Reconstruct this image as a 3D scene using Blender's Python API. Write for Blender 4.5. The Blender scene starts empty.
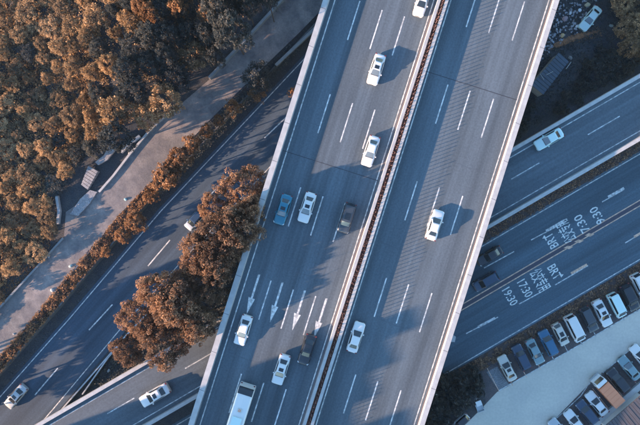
import bpy, math, random
import numpy as np
from mathutils import Vector, Matrix, noise as mnoise

random.seed(7)
RNG = np.random.default_rng(7)
S = bpy.context.scene
COL = S.collection

# ------------------------------------------------------------------ camera, sky, sun, exposure
CAM_H = 98.0
F = 564.0                       # focal length in pixels of the 640 px wide photograph
cam_d = bpy.data.cameras.new('camera')
cam_d.sensor_width = 36.0
cam_d.lens = F / 640.0 * 36.0
cam_d.clip_start = 0.5
cam_d.clip_end = 5000
cam = bpy.data.objects.new('camera', cam_d)
cam.location = (0, 0, CAM_H)
COL.objects.link(cam)
S.camera = cam

EL = math.radians(13.5)
SUNH = Vector((0.9397, 0.342, 0.0)).normalized()      # horizontal direction the light travels
world = bpy.data.worlds.new('World')
S.world = world
world.use_nodes = True
wn = world.node_tree.nodes
wl = world.node_tree.links
bg = wn['Background']
sky = wn.new('ShaderNodeTexSky')
sky.sky_type = 'NISHITA'
sky.sun_disc = False
sky.sun_elevation = EL
sky.sun_rotation = math.atan2(-SUNH.x, -SUNH.y)
sky.air_density = 1.3
sky.dust_density = 0.4
sky.ozone_density = 4.0
wl.new(sky.outputs[0], bg.inputs['Color'])
bg.inputs['Strength'].default_value = 0.15
sun_d = bpy.data.lights.new('sun', 'SUN')
sun_d.energy = 5.0
sun_d.angle = math.radians(0.55)
sun_d.color = (1.0, 0.64, 0.44)
sun = bpy.data.objects.new('sun', sun_d)
trav = Vector((SUNH.x * math.cos(EL), SUNH.y * math.cos(EL), -math.sin(EL)))
sun.rotation_euler = trav.to_track_quat('-Z', 'Y').to_euler()
sun.location = (-80, -30, 80)
COL.objects.link(sun)
S.view_settings.view_transform = 'Standard'
S.view_settings.look = 'None'
S.view_settings.exposure = 1.95
S.view_settings.gamma = 1.0

# ------------------------------------------------------------------ helpers
def P(x, y, z=0.0):
    k = (CAM_H - z) / F
    return Vector(((x - 320.0) * k, (212.5 - y) * k, z))

def tag(o, label=None, cat=None, group=None, kind=None):
    if label: o['label'] = label
    if cat: o['category'] = cat
    if group: o['group'] = group
    if kind: o['kind'] = kind
    return o

def empty(name, loc=(0, 0, 0), rz=0.0):
    o = bpy.data.objects.new(name, None)
    o.location = loc
    o.rotation_euler = (0, 0, rz)
    o.empty_display_size = 0.5
    COL.objects.link(o)
    return o

def link(name, me, parent=None, mat=None, loc=None):
    o = bpy.data.objects.new(name, me)
    if mat is not None and len(me.materials) == 0:
        me.materials.append(mat)
    if parent is not None: o.parent = parent
    if loc is not None: o.location = loc
    COL.objects.link(o)
    return o

def mesh(name, verts, faces, mat=None, smooth=False):
    me = bpy.data.meshes.new(name)
    me.from_pydata([tuple(v) for v in verts], [], faces)
    if mat is not None: me.materials.append(mat)
    if smooth:
        me.polygons.foreach_set('use_smooth', [True] * len(me.polygons))
    me.update()
    return me

class MB:
    def __init__(s): s.v = []; s.f = []
    def box(s, x0, x1, y0, y1, z0, z1, M=None):
        n = len(s.v)
        c = [(x0,y0,z0),(x1,y0,z0),(x1,y1,z0),(x0,y1,z0),(x0,y0,z1),(x1,y0,z1),(x1,y1,z1),(x0,y1,z1)]
        if M is not None: c = [tuple(M @ Vector(p)) for p in c]
        s.v += c
        s.f += [(n,n+3,n+2,n+1),(n+4,n+5,n+6,n+7),(n,n+1,n+5,n+4),(n+1,n+2,n+6,n+5),(n+2,n+3,n+7,n+6),(n+3,n,n+4,n+7)]
        return s
    def prism(s, poly, z0, z1):
        n = len(s.v); k = len(poly)
        a = sum(poly[i][0]*poly[(i+1)%k][1]-poly[(i+1)%k][0]*poly[i][1] for i in range(k))
        if a < 0: poly = poly[::-1]
        s.v += [(p[0],p[1],z0) for p in poly] + [(p[0],p[1],z1) for p in poly]
        s.f.append(tuple(range(n+k-1, n-1, -1))); s.f.append(tuple(range(n+k, n+2*k)))
        for i in range(k):
            j = (i+1) % k
            s.f.append((n+i, n+j, n+k+j, n+k+i))
        return s
    def sheet(s, poly, z):
        n = len(s.v); k = len(poly)
        a = sum(poly[i][0]*poly[(i+1)%k][1]-poly[(i+1)%k][0]*poly[i][1] for i in range(k))
        if a < 0: poly = poly[::-1]
        s.v += [(p[0],p[1],z) for p in poly]; s.f.append(tuple(range(n, n+k)))
        return s
    def tube(s, a, b, r0, r1, n=8):
        a = Vector(a); b = Vector(b); d = (b-a).normalized()
        u = d.orthogonal().normalized(); w = d.cross(u); m = len(s.v)
        for (c, r) in ((a, r0), (b, r1)):
            for i in range(n):
                t = 2*math.pi*i/n
                s.v.append(tuple(c + u*math.cos(t)*r + w*math.sin(t)*r))
        for i in range(n):
            j = (i+1) % n
            s.f.append((m+i, m+j, m+n+j, m+n+i))
        s.f.append(tuple(range(m+n-1, m-1, -1))); s.f.append(tuple(range(m+n, m+2*n)))
        return s
    def ribbon(s, pts, w, z0, z1):
        """wall of thickness w along a polyline of world xy points"""
        L, R = offset(pts, w/2), offset(pts, -w/2)
        n = len(s.v); k = len(pts)
        for i in range(k):
            s.v += [(L[i][0],L[i][1],z0),(R[i][0],R[i][1],z0),(R[i][0],R[i][1],z1),(L[i][0],L[i][1],z1)]
        for i in range(k-1):
            a = n+4*i; b = a+4
            s.f += [(a,b,b+1,a+1),(a+1,b+1,b+2,a+2),(a+2,b+2,b+3,a+3),(a+3,b+3,b,a)]
        s.f += [(n,n+1,n+2,n+3),(n+4*k-1,n+4*k-2,n+4*k-3,n+4*k-4)]
        return s
    def make(s, name, mat, parent=None, smooth=False, loc=None):
        return link(name, mesh(name, s.v, s.f, mat, smooth), parent, None, loc)

def offset(pts, d):
    out = []
    for i, p in enumerate(pts):
        a = Vector(pts[max(i-1,0)][:2]); b = Vector(pts[min(i+1,len(pts)-1)][:2])
        t = (b-a).normalized(); nrm = Vector((-t.y, t.x))
        q = Vector(p[:2]) + nrm*d
        out.append((q.x, q.y))
    return out

def strip(name, pts, w, z, mat, parent=None):
    """flat painted strip of width w along world xy points"""
    L, R = offset(pts, w/2), offset(pts, -w/2)
    v = []; f = []
    for l, r in zip(L, R): v += [(l[0],l[1],z),(r[0],r[1],z)]
    for i in range(len(pts)-1):
        a = 2*i; f.append((a, a+1, a+3, a+2))
    return link(name, mesh(name, v, f, mat), parent)

def px(poly, z=0.0): return [tuple(P(x, y, z)[:2]) for x, y in poly]

# ------------------------------------------------------------------ materials
def newmat(name):
    m = bpy.data.materials.new(name); m.use_nodes = True
    nt = m.node_tree
    b = nt.nodes['Principled BSDF']
    return m, nt, b

def plain(name, c, rough=0.6, metal=0.0, var=0.12, scale=3.0, bump=0.0, coat=0.0, spec=0.5):
    m, nt, b = newmat(name); N = nt.nodes; L = nt.links
    geo = N.new('ShaderNodeNewGeometry')
    n1 = N.new('ShaderNodeTexNoise'); n1.inputs['Scale'].default_value = scale; n1.inputs['Detail'].default_value = 5
    L.new(geo.outputs['Position'], n1.inputs['Vector'])
    mx = N.new('ShaderNodeMix'); mx.data_type = 'RGBA'
    mx.inputs['A'].default_value = (c[0]*(1-var), c[1]*(1-var), c[2]*(1-var), 1)
    mx.inputs['B'].default_value = (min(1,c[0]*(1+var)), min(1,c[1]*(1+var)), min(1,c[2]*(1+var)), 1)
    L.new(n1.outputs['Fac'], mx.inputs['Factor']); L.new(mx.outputs['Result'], b.inputs['Base Color'])
    b.inputs['Roughness'].default_value = rough; b.inputs['Metallic'].default_value = metal
    b.inputs['Specular IOR Level'].default_value = spec
    if coat: b.inputs['Coat Weight'].default_value = coat; b.inputs['Coat Roughness'].default_value = 0.08
    if bump:
        bp = N.new('ShaderNodeBump'); bp.inputs['Strength'].default_value = bump; bp.inputs['Distance'].default_value = 0.05
        L.new(n1.outputs['Fac'], bp.inputs['Height']); L.new(bp.outputs['Normal'], b.inputs['Normal'])
    return m

def asphalt(name, c, ang, light=1.35, stains=0.35):
    """asphalt with wear streaks running along the travel direction `ang` (world angle)"""
    m, nt, b = newmat(name); N = nt.nodes; L = nt.links
    geo = N.new('ShaderNodeNewGeometry')
    mp = N.new('ShaderNodeVectorRotate'); mp.rotation_type = 'Z_AXIS'; mp.inputs['Angle'].default_value = -ang
    L.new(geo.outputs['Position'], mp.inputs['Vector'])
    def nz(sx, sy, det, off=0):
        mm = N.new('ShaderNodeMapping'); mm.inputs['Scale'].default_value = (sx, sy, 1); mm.inputs['Location'].default_value = (off, off*1.7, 0)
        L.new(mp.outputs[0], mm.inputs['Vector'])
        n = N.new('ShaderNodeTexNoise'); n.inputs['Scale'].default_value = 1.0; n.inputs['Detail'].default_value = det
        n.inputs['Roughness'].default_value = 0.62
        L.new(mm.outputs[0], n.inputs['Vector']); return n
    streak = nz(0.010, 0.55, 3); blotch = nz(0.05, 0.14, 4, 13); grain = nz(3.5, 3.5, 6, 5); fine = nz(0.05, 3.0, 2, 31)
    def math2(op, a, bb):
        q = N.new('ShaderNodeMath'); q.operation = op
        for i, s in enumerate((a, bb)):
            if isinstance(s, (int, float)): q.inputs[i].default_value = s
            else: L.new(s, q.inputs[i])
        return q.outputs[0]
    def rng(sock, a, bb):
        q = N.new('ShaderNodeMapRange'); q.inputs['From Min'].default_value = 0.3; q.inputs['From Max'].default_value = 0.7
        q.inputs['To Min'].default_value = a; q.inputs['To Max'].default_value = bb
        L.new(sock, q.inputs['Value']); return q.outputs[0]
    f = math2('MULTIPLY', rng(streak.outputs['Fac'], 0.80, light*0.98), rng(blotch.outputs['Fac'], 1-stains*0.5, 1+stains*0.45))
    f = math2('MULTIPLY', f, rng(grain.outputs['Fac'], 0.84, 1.16))
    f = math2('MULTIPLY', f, rng(fine.outputs['Fac'], 0.93, 1.07))
    vm = N.new('ShaderNodeVectorMath'); vm.operation = 'SCALE'; vm.inputs[0].default_value = c
    L.new(f, vm.inputs['Scale']); L.new(vm.outputs[0], b.inputs['Base Color'])
    b.inputs['Roughness'].default_value = 0.85; b.inputs['Specular IOR Level'].default_value = 0.25
    bp = N.new('ShaderNodeBump'); bp.inputs['Strength'].default_value = 0.25; bp.inputs['Distance'].default_value = 0.02
    L.new(grain.outputs['Fac'], bp.inputs['Height']); L.new(bp.outputs['Normal'], b.inputs['Normal'])
    return m

def paint_mark(name, c, worn=0.45, scale=2.2):
    m, nt, b = newmat(name); N = nt.nodes; L = nt.links
    geo = N.new('ShaderNodeNewGeometry')
    n1 = N.new('ShaderNodeTexNoise'); n1.inputs['Scale'].default_value = scale; n1.inputs['Detail'].default_value = 6
    L.new(geo.outputs['Position'], n1.inputs['Vector'])
    r = N.new('ShaderNodeMapRange'); r.inputs['From Min'].default_value = 0.38; r.inputs['From Max'].default_value = 0.62
    r.inputs['To Min'].default_value = worn; r.inputs['To Max'].default_value = 1.0
    L.new(n1.outputs['Fac'], r.inputs['Value'])
    vm = N.new('ShaderNodeVectorMath'); vm.operation = 'SCALE'; vm.inputs[0].default_value = c
    L.new(r.outputs[0], vm.inputs['Scale']); L.new(vm.outputs[0], b.inputs['Base Color'])
    b.inputs['Roughness'].default_value = 0.6
    return m

def ground_mat(name, cols, scales=(0.08, 0.9, 6.0), bump=0.6, grain=0.3):
    """patchy earth: three colours mixed by noise at several sizes"""
    m, nt, b = newmat(name); N = nt.nodes; L = nt.links
    geo = N.new('ShaderNodeNewGeometry')
    def nz(s, d=6):
        n = N.new('ShaderNodeTexNoise'); n.inputs['Scale'].default_value = s; n.inputs['Detail'].default_value = d
        n.inputs['Roughness'].default_value = 0.65
        L.new(geo.outputs['Position'], n.inputs['Vector'])
        r = N.new('ShaderNodeMapRange'); r.inputs['From Min'].default_value = 0.38; r.inputs['From Max'].default_value = 0.62
        L.new(n.outputs['Fac'], r.inputs['Value']); return n, r
    n0, r0 = nz(scales[0]); n1, r1 = nz(scales[1]); n2, r2 = nz(scales[2])
    m1 = N.new('ShaderNodeMix'); m1.data_type = 'RGBA'; m1.inputs['A'].default_value = (*cols[0],1); m1.inputs['B'].default_value = (*cols[1],1)
    L.new(r0.outputs[0], m1.inputs['Factor'])
    m2 = N.new('ShaderNodeMix'); m2.data_type = 'RGBA'; m2.inputs['B'].default_value = (*cols[2],1)
    L.new(m1.outputs['Result'], m2.inputs['A'])
    q = N.new('ShaderNodeMath'); q.operation = 'MULTIPLY'; q.inputs[1].default_value = 0.7
    L.new(r1.outputs[0], q.inputs[0]); L.new(q.outputs[0], m2.inputs['Factor'])
    g = N.new('ShaderNodeMapRange'); g.inputs['To Min'].default_value = 1-grain; g.inputs['To Max'].default_value = 1+grain
    L.new(r2.outputs[0], g.inputs['Value'])
    vm = N.new('ShaderNodeVectorMath'); vm.operation = 'SCALE'
    L.new(m2.outputs['Result'], vm.inputs[0]); L.new(g.outputs[0], vm.inputs['Scale'])
    L.new(vm.outputs[0], b.inputs['Base Color'])
    b.inputs['Roughness'].default_value = 0.95; b.inputs['Specular IOR Level'].default_value = 0.15
    bp = N.new('ShaderNodeBump'); bp.inputs['Strength'].default_value = bump; bp.inputs['Distance'].default_value = 0.12
    L.new(n2.outputs['Fac'], bp.inputs['Height']); L.new(bp.outputs['Normal'], b.inputs['Normal'])
    return m

def leaf_mat(name, dark, mid, bright, transl=0.35):
    m, nt, b = newmat(name); N = nt.nodes; L = nt.links
    at = N.new('ShaderNodeAttribute'); at.attribute_name = 'tone'
    geo = N.new('ShaderNodeNewGeometry')
    n1 = N.new('ShaderNodeTexNoise'); n1.inputs['Scale'].default_value = 0.45; n1.inputs['Detail'].default_value = 3
    L.new(geo.outputs['Position'], n1.inputs['Vector'])
    oi = N.new('ShaderNodeObjectInfo')
    a = N.new('ShaderNodeMath'); a.operation = 'MULTIPLY_ADD'; a.inputs[1].default_value = 0.5
    L.new(at.outputs['Fac'], a.inputs[0])
    s = N.new('ShaderNodeMath'); s.operation = 'MULTIPLY'; s.inputs[1].default_value = 0.6
    L.new(n1.outputs['Fac'], s.inputs[0]); L.new(s.outputs[0], a.inputs[2])
    o2 = N.new('ShaderNodeMath'); o2.operation = 'MULTIPLY_ADD'; o2.inputs[1].default_value = 0.3; 
    L.new(oi.outputs['Random'], o2.inputs[0]); L.new(a.outputs[0], o2.inputs[2])
    sub = N.new('ShaderNodeMath'); sub.operation = 'SUBTRACT'; sub.inputs[1].default_value = 0.18
    L.new(o2.outputs[0], sub.inputs[0])
    cr = N.new('ShaderNodeValToRGB')
    cr.color_ramp.elements[0].position = 0.12; cr.color_ramp.elements[0].color = (*dark, 1)
    cr.color_ramp.elements[1].position = 0.92; cr.color_ramp.elements[1].color = (*bright, 1)
    e = cr.color_ramp.elements.new(0.5); e.color = (*mid, 1)
    L.new(sub.outputs[0], cr.inputs['Fac']); L.new(cr.outputs['Color'], b.inputs['Base Color'])
    b.inputs['Roughness'].default_value = 0.65; b.inputs['Specular IOR Level'].default_value = 0.25
    tr = N.new('ShaderNodeBsdfTranslucent'); L.new(cr.outputs['Color'], tr.inputs['Color'])
    mx = N.new('ShaderNodeMixShader'); mx.inputs['Fac'].default_value = transl
    L.new(b.outputs[0], mx.inputs[1]); L.new(tr.outputs[0], mx.inputs[2])
    L.new(mx.outputs[0], N['Material Output'].inputs['Surface'])
    return m

A_DECK = math.atan2(1, 0.3176)             # along the bridge
A_RAMP = math.atan2(0.58, 1.0)
A_LEFT = math.atan2(1.1, 1.0)
M = {}
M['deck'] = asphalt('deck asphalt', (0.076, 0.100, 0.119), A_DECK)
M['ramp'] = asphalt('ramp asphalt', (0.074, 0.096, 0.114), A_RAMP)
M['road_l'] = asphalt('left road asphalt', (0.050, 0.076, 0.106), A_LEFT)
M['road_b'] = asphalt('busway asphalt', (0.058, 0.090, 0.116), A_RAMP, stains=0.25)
M['concrete'] = plain('pale parapet concrete', (0.35, 0.36, 0.36), 0.8, var=0.28, scale=1.3, bump=0.3)
M['concrete_d'] = plain('grey concrete', (0.20, 0.22, 0.23), 0.9, var=0.3, scale=1.2, bump=0.4)
M['white'] = paint_mark('white road paint', (0.62, 0.64, 0.62), 0.50)
M['white_worn'] = paint_mark('worn white road paint', (0.52, 0.56, 0.56), 0.45)
M['orange_line'] = paint_mark('faded orange road paint', (0.62, 0.42, 0.30), 0.6)
M['pink_line'] = plain('red brown kerb stain', (0.13, 0.115, 0.12), 0.8)
M['joint'] = plain('dark joint rubber', (0.03, 0.035, 0.045), 0.8)
M['crack_l'] = plain('lot joint', (0.28,0.28,0.26), 0.9)
M['crack'] = plain('crack sealant', (0.055, 0.07, 0.09), 0.8)
M['soil'] = ground_mat('planter soil', ((0.10,0.05,0.04),(0.16,0.07,0.05),(0.06,0.03,0.03)), (0.5,2,8))
M['blade'] = plain('red brown plastic', (0.12, 0.075, 0.07), 0.7)
M['ground'] = ground_mat('leafy earth', ((0.050,0.055,0.062),(0.075,0.072,0.070),(0.036,0.044,0.055)))
M['verge'] = ground_mat('dry brown verge', ((0.080,0.060,0.056),(0.115,0.085,0.072),(0.042,0.040,0.044)), (0.15,1.2,7))
M['dirt'] = ground_mat('pale dirt road', ((0.16,0.155,0.15),(0.27,0.245,0.23),(0.10,0.10,0.11)), (0.10,0.5,4), 0.3, 0.16)
M['path'] = ground_mat('dark dirt path', ((0.05,0.055,0.07),(0.07,0.072,0.085),(0.04,0.042,0.05)), (0.12,0.7,6), 0.35)
M['lot'] = ground_mat('worn concrete paving', ((0.45,0.43,0.37),(0.51,0.48,0.41),(0.41,0.39,0.35)), (0.05,0.16,2.5), 0.08, 0.05)
M['bay'] = ground_mat('brown bay pavers', ((0.085,0.075,0.078),(0.115,0.095,0.090),(0.060,0.060,0.068)), (0.2,1.2,8), 0.4)
M['bark'] = plain('bark', (0.09, 0.065, 0.05), 0.9, var=0.4, scale=6, bump=0.6)
M['leaf_gold'] = leaf_mat('golden brown foliage', (0.065,0.056,0.050), (0.30,0.205,0.115), (0.74,0.50,0.27))
M['leaf_rust'] = leaf_mat('rust brown foliage', (0.055,0.048,0.046), (0.26,0.165,0.108), (0.54,0.34,0.205))
M['leaf_red'] = leaf_mat('red brown planter foliage', (0.05,0.03,0.03), (0.14,0.07,0.06), (0.24,0.13,0.10), 0.15)
M['leaf_orange'] = leaf_mat('bright orange foliage', (0.10,0.065,0.04), (0.30,0.17,0.09), (0.50,0.30,0.15))
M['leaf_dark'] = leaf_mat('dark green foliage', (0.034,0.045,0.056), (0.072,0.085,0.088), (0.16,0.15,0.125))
M['glass'] = plain('car glass', (0.015, 0.022, 0.028), 0.08, var=0.0, spec=0.7)
M['glass_pale'] = plain('windscreen glass with painted sky sheen', (0.09, 0.12, 0.14), 0.10, var=0.0, spec=0.9)  # sky reflection put into a paler base colour
M['tyre'] = plain('tyre rubber', (0.02, 0.02, 0.022), 0.9)
M['rim'] = plain('alloy rim', (0.45, 0.46, 0.47), 0.3, 0.8)
M['trim'] = plain('black trim', (0.03, 0.03, 0.033), 0.5)
M['lamp_white'] = plain('clear lamp lens', (0.62, 0.64, 0.62), 0.15, var=0.02)
M['lamp_red'] = plain('red lamp lens', (0.16, 0.03, 0.03), 0.2, var=0.02)
M['steel'] = plain('galvanised steel', (0.42, 0.44, 0.45), 0.45, 0.5)
M['sheet'] = plain('blue grey sheet roofing', (0.055, 0.075, 0.10), 0.6, 0.1, var=0.35, scale=0.8)
M['tile'] = plain('purple brown roofing', (0.065, 0.062, 0.07), 0.7, 0.0, var=0.2, scale=0.9)
M['wall'] = plain('pale rendered wall', (0.45, 0.45, 0.42), 0.85, var=0.12, scale=0.6)
PAINT = {}
def paint(name, c, metal=0.15):
    if name not in PAINT:
        PAINT[name] = plain(name + ' car paint', c, 0.32, metal, var=0.02, scale=0.7, coat=0.6)
    return PAINT[name]
WHITE = paint('white', (0.58, 0.59, 0.575), 0.0)
SILVER = paint('silver', (0.42, 0.45, 0.46), 0.3)
CREAM = paint('champagne', (0.50, 0.48, 0.42), 0.15)
BLACK = paint('black', (0.009, 0.013, 0.020), 0.0)
NAVY = paint('navy', (0.022, 0.045, 0.085), 0.1)
TEAL = paint('teal blue', (0.012, 0.15, 0.22), 0.1)
BLUE = paint('blue', (0.025, 0.11, 0.20), 0.1)
SLATE = paint('grey green', (0.16, 0.25, 0.27), 0.2)
MINT = paint('pale mint', (0.50, 0.66, 0.64), 0.05)
ORANGE = paint('orange', (0.62, 0.22, 0.10), 0.0)
GREYP = paint('dark grey', (0.035, 0.045, 0.055), 0.0)

# ------------------------------------------------------------------ terrain
def polydist(p, poly):
    """signed distance of numpy points p (n,2) to polyline, positive on its left-hand side"""
    best = np.full(len(p), 1e9); sgn = np.ones(len(p))
    for a, b in zip(poly[:-1], poly[1:]):
        a = np.array(a); b = np.array(b); d = b - a; L2 = (d*d).sum()
        t = np.clip(((p-a) @ d)/L2, 0, 1); q = a + t[:,None]*d
        dd = np.hypot(*(p-q).T)
        s = np.sign(d[0]*(p[:,1]-a[1]) - d[1]*(p[:,0]-a[0]))
        m = dd < best; best = np.where(m, dd, best); sgn = np.where(m, s, sgn)
    return best*sgn

L1px = [(-260,690),(0,392),(70,313),(161,206),(260,101),(307,51),(420,-69),(700,-366)]
WALLW = px([(x-8, y-7) for x, y in L1px])             # retaining wall between the road and the dirt track
DIRT_UP = px([(-260,600),(-60,375),(0,309),(47,257),(64,238),(66,212),(104,186),(150,131),(210,79),(282,2),(360,-80),(640,-370)], 1.5)
DIRT_LOW = px([(-260,660),(-60,430),(0,358),(34,318),(82,262),(120,214),(163,170),(205,125),(240,90),(300,32),(360,-30),(640,-310)], 1.5)

def sstep(a, b, x):
    t = np.clip((x-a)/(b-a), 0, 1); return t*t*(3-2*t)

def height(pts):
    pts = np.asarray(pts, float)
    dw = polydist(pts, WALLW); du = polydist(pts, DIRT_UP)
    h = 1.5*sstep(0.0, 0.8, dw)
    nz = np.array([mnoise.noise(Vector((p[0]*0.055, p[1]*0.055, 3.1))) + 0.5*mnoise.noise(Vector((p[0]*0.13, p[1]*0.13, 7.7))) for p in pts])
    hill = sstep(1, 12, du)*(nz*2.2 + 0.3) + np.clip(-(pts[:,0]*0.94+pts[:,1]*0.34+32)*-0.055, -4.5, 2.5)*sstep(0.5, 14, du)
    return h + np.where(du > 0, hill, 0)

def axis():
    a = list(np.arange(-108, 108.1, 1.5))
    out = [-900,-600,-400,-250,-180,-140,-120] + a + [120,140,180,250,400,600,900]
    return np.array(out)
ax = axis(); n = len(ax)
XX, YY = np.meshgrid(ax, ax, indexing='ij')
pts = np.stack([XX.ravel(), YY.ravel()], 1)
Z = height(pts)
verts = np.column_stack([pts, Z])
idx = np.arange(n*n).reshape(n, n)
quads = np.stack([idx[:-1,:-1], idx[1:,:-1], idx[1:,1:], idx[:-1,1:]], -1).reshape(-1, 4)
gme = bpy.data.meshes.new('ground'); gme.from_pydata(verts.tolist(), [], quads.tolist()); gme.materials.append(M['ground'])
gme.polygons.foreach_set('use_smooth', [True]*len(gme.polygons))
tag(link('ground', gme), kind='structure')

# dirt road
mb = MB(); k = len(DIRT_UP)
for a, b in zip(DIRT_UP, DIRT_LOW): mb.v += [(a[0],a[1],1.56),(b[0],b[1],1.56)]
for i in range(k-1): mb.f.append((2*i, 2*i+1, 2*i+3, 2*i+2))
tag(mb.make('dirt_road', M['dirt']), kind='structure')

# left diagonal road
def at_line(pts, y): return pts
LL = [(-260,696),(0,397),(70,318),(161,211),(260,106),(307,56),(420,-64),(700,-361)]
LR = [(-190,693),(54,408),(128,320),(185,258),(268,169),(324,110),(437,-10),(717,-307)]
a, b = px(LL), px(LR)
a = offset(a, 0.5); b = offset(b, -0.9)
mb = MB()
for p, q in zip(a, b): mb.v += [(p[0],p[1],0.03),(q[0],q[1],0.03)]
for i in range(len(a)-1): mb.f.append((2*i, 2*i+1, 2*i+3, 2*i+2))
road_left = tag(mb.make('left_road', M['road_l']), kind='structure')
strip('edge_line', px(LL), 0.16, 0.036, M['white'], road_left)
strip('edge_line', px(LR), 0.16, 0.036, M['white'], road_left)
for (x0,y0,x1,y1) in [(57.9,368,35,395),(112.5,304.5,89,330),(170,240,148,266),(227.5,176,205,201),(287.5,116,264.5,138),(0,437,-24,464),(346,53,322,78)]:
    strip('lane_dash', px([(x0,y0),(x1,y1)]), 0.2, 0.036, M['white'], road_left)

# busway road to the right
def yl(x, x0, y0, s): return y0 + (x-x0)*s
XA, XB = -500, 1100
up = [(x, yl(x, 560, 200.7, -0.585)) for x in (XA, XB)]
lo = [(x, yl(x, 540, 318, -0.588)) for x in (XA, XB)]
c0 = [(x, yl(x, 550, 255.6, -0.586)) for x in (XA, XB)]
a, b = offset(px(up), 0.45), offset(px(lo), -0.35)
mb = MB(); mb.sheet([a[0], b[0], b[1], a[1]], 0.024)
busway = tag(mb.make('busway_road', M['road_b']), kind='structure')
strip('edge_line', px(up), 0.17, 0.030, M['white_worn'], busway)
strip('edge_line', px(lo), 0.17, 0.030, M['white_worn'], busway)
strip('median_strip', px(c0), 0.62, 0.030, plain('dark worn median', (0.055,0.055,0.075), 0.9), busway)
for s in (1, -1):
    strip('centre_line', offset(px(c0), s*0.42), 0.17, 0.036, M['orange_line'], busway)
for (x0,y0,x1,y1) in [(484,268,514,251.5),(531,240,566,221.5),(602,202,624,189.5),(673,160.5,706,141),
                      (466,333.6,498,317),(519,304,541,292),(555,285,588,265.5),(625,243,660,222),(394,374,428,354)]:
    strip('lane_dash', px([(x0,y0),(x1,y1)]), 0.18, 0.030, M['white_worn'], busway)
for (x0,y0,x1,y1) in [(546,231,564,220.5),(608,197,624,188),(571,273.5,587,264.5),(634,237,652,226.5),(478,327,495,318)]:
    strip('worn_patch', px([(x0,y0),(x1,y1)]), 0.42, 0.034, M['orange_line'] if x0 in (571,634) else M['white_worn'], busway)
# hatch bars between the centre lines
for (x, y) in ((568,247.6),(578.6,241.3),(589.2,235.0)):
    c = P(x, y); u = Vector((math.cos(A_RAMP), math.sin(A_RAMP), 0)); w = Vector((-u.y, u.x, 0))
    q = [c - w*0.34 - u*0.75, c - w*0.34 + u*0.05, c + w*0.34 + u*0.85, c + w*0.34 + u*0.05]
    q = [c - w*0.33 + u*0.85, c + w*0.33 + u*0.1, c + w*0.33 - u*0.75, c - w*0.33 - u*0.0]
    mb = MB(); mb.sheet([tuple(v[:2]) for v in q], 0.040); mb.make('hatch_bar', M['orange_line'], busway)
# lettering on the bus lanes
def lettering(txt, x, y, heading, w_m, h_m, mat):
    cu = bpy.data.curves.new('lane_lettering', 'FONT'); cu.body = txt; cu.size = 1.0; cu.align_x = 'CENTER'; cu.align_y = 'CENTER'
    cu.resolution_u = 2; cu.offset = 0.010
    o = bpy.data.objects.new('tmp', cu); COL.objects.link(o)
    bpy.context.view_layer.update()
    dg = bpy.context.evaluated_depsgraph_get()
    me = bpy.data.meshes.new_from_object(o.evaluated_get(dg)); me.name = 'lane_lettering'
    bpy.data.objects.remove(o)
    if len(me.vertices) == 0: return
    co = np.array([v.co[:] for v in me.vertices]); mn, mxx = co.min(0), co.max(0)
    co[:,0] = (co[:,0]-(mn[0]+mxx[0])/2)/(mxx[0]-mn[0])*w_m
    co[:,1] = (co[:,1]-(mn[1]+mxx[1])/2)/(mxx[1]-mn[1])*h_m
    co[:,2] = 0
    me.vertices.foreach_set('co', co.ravel()); me.update()
    me.materials.clear(); me.materials.append(mat)
    p = P(x, y); o = link('lane_lettering', me, busway, None, (p.x, p.y, 0.042))
    o.rotation_euler = (0, 0, heading - math.pi/2)
M['letters'] = paint_mark('lettering paint', (0.62, 0.66, 0.64), 0.7)
for txt, x, y, w, h in (('19:30',510.0,296.5,3.2,1.55),('17:30',525.0,288.3,3.1,1.6),('公交专用',540.0,280.0,3.9,2.6),('BRT',554.5,272.0,2.6,1.6)):
    lettering(txt, x, y, A_RAMP, w, h, M['letters'])
for txt, x, y, w, h in (('9:30',597.0,215.5,3.1,1.6),('7:30',581.5,223.6,3.2,1.6),('公交专用',566.0,231.5,3.9,2.6),('BRT',551.0,240.6,2.7,1.6)):
    lettering(txt, x, y, A_RAMP + math.pi, w, h, M['letters'])
for (x, y, s) in ((561.8,275.2,1),(543.8,237.6,-1)):
    u = Vector((math.cos(A_RAMP), math.sin(A_RAMP), 0))*s; w = Vector((-u.y, u.x, 0)); c = P(x, y)
    mb = MB(); mb.sheet([tuple((c+u*0.35)[:2]), tuple((c-u*0.3+w*0.3)[:2]), tuple((c-u*0.3-w*0.3)[:2])], 0.048); mb.make('arrow_mark', M['letters'], busway)

# verges, lot, bays, path
def sheet(name, poly, z, mat, kind='structure', parent=None):
    mb = MB(); mb.sheet(px(poly), z); return tag(mb.make(name, mat, parent), kind=kind)
sheet('verge', [(380,310),(380,293),(640,126),(1000,-82),(1000,-54),(560,200)], 0.012, M['verge'])
sheet('verge', [(436,378),(480,354),(640,260),(900,107),(900,130),(640,284),(560,322),(484,369),(440,400)], 0.012, M['verge'])
sheet('parking_bays', [(482,371),(560,323),(640,276),(760,206),(900,290),(760,420),(600,470),(560,520),(500,520)], 0.010, M['bay'])
lot = [(440,445),(466,424),(480,410),(497,392),(575.6,347.5),(616,323.5),(660,298),(760,240),(790,290),(700,335),(640,346),(628,351),(611,366),(588,385),(553,421),(500,500),(430,520)]
parking = sheet('parking_lot', lot, 0.016, M['lot'])
sheet('bay_patch', [(486.5,372),(497,366.5),(509.5,385.5),(499,391)], 0.016, ground_mat('blue grey worn bay', ((0.15,0.17,0.19),(0.20,0.21,0.22),(0.11,0.12,0.13)), (0.3,1.2,5), 0.2))
strip('bay_line', px([(499,390.5),(575.6,347),(616,323),(660,297.5)]), 0.14, 0.022, M['white_worn'], parking)
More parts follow.
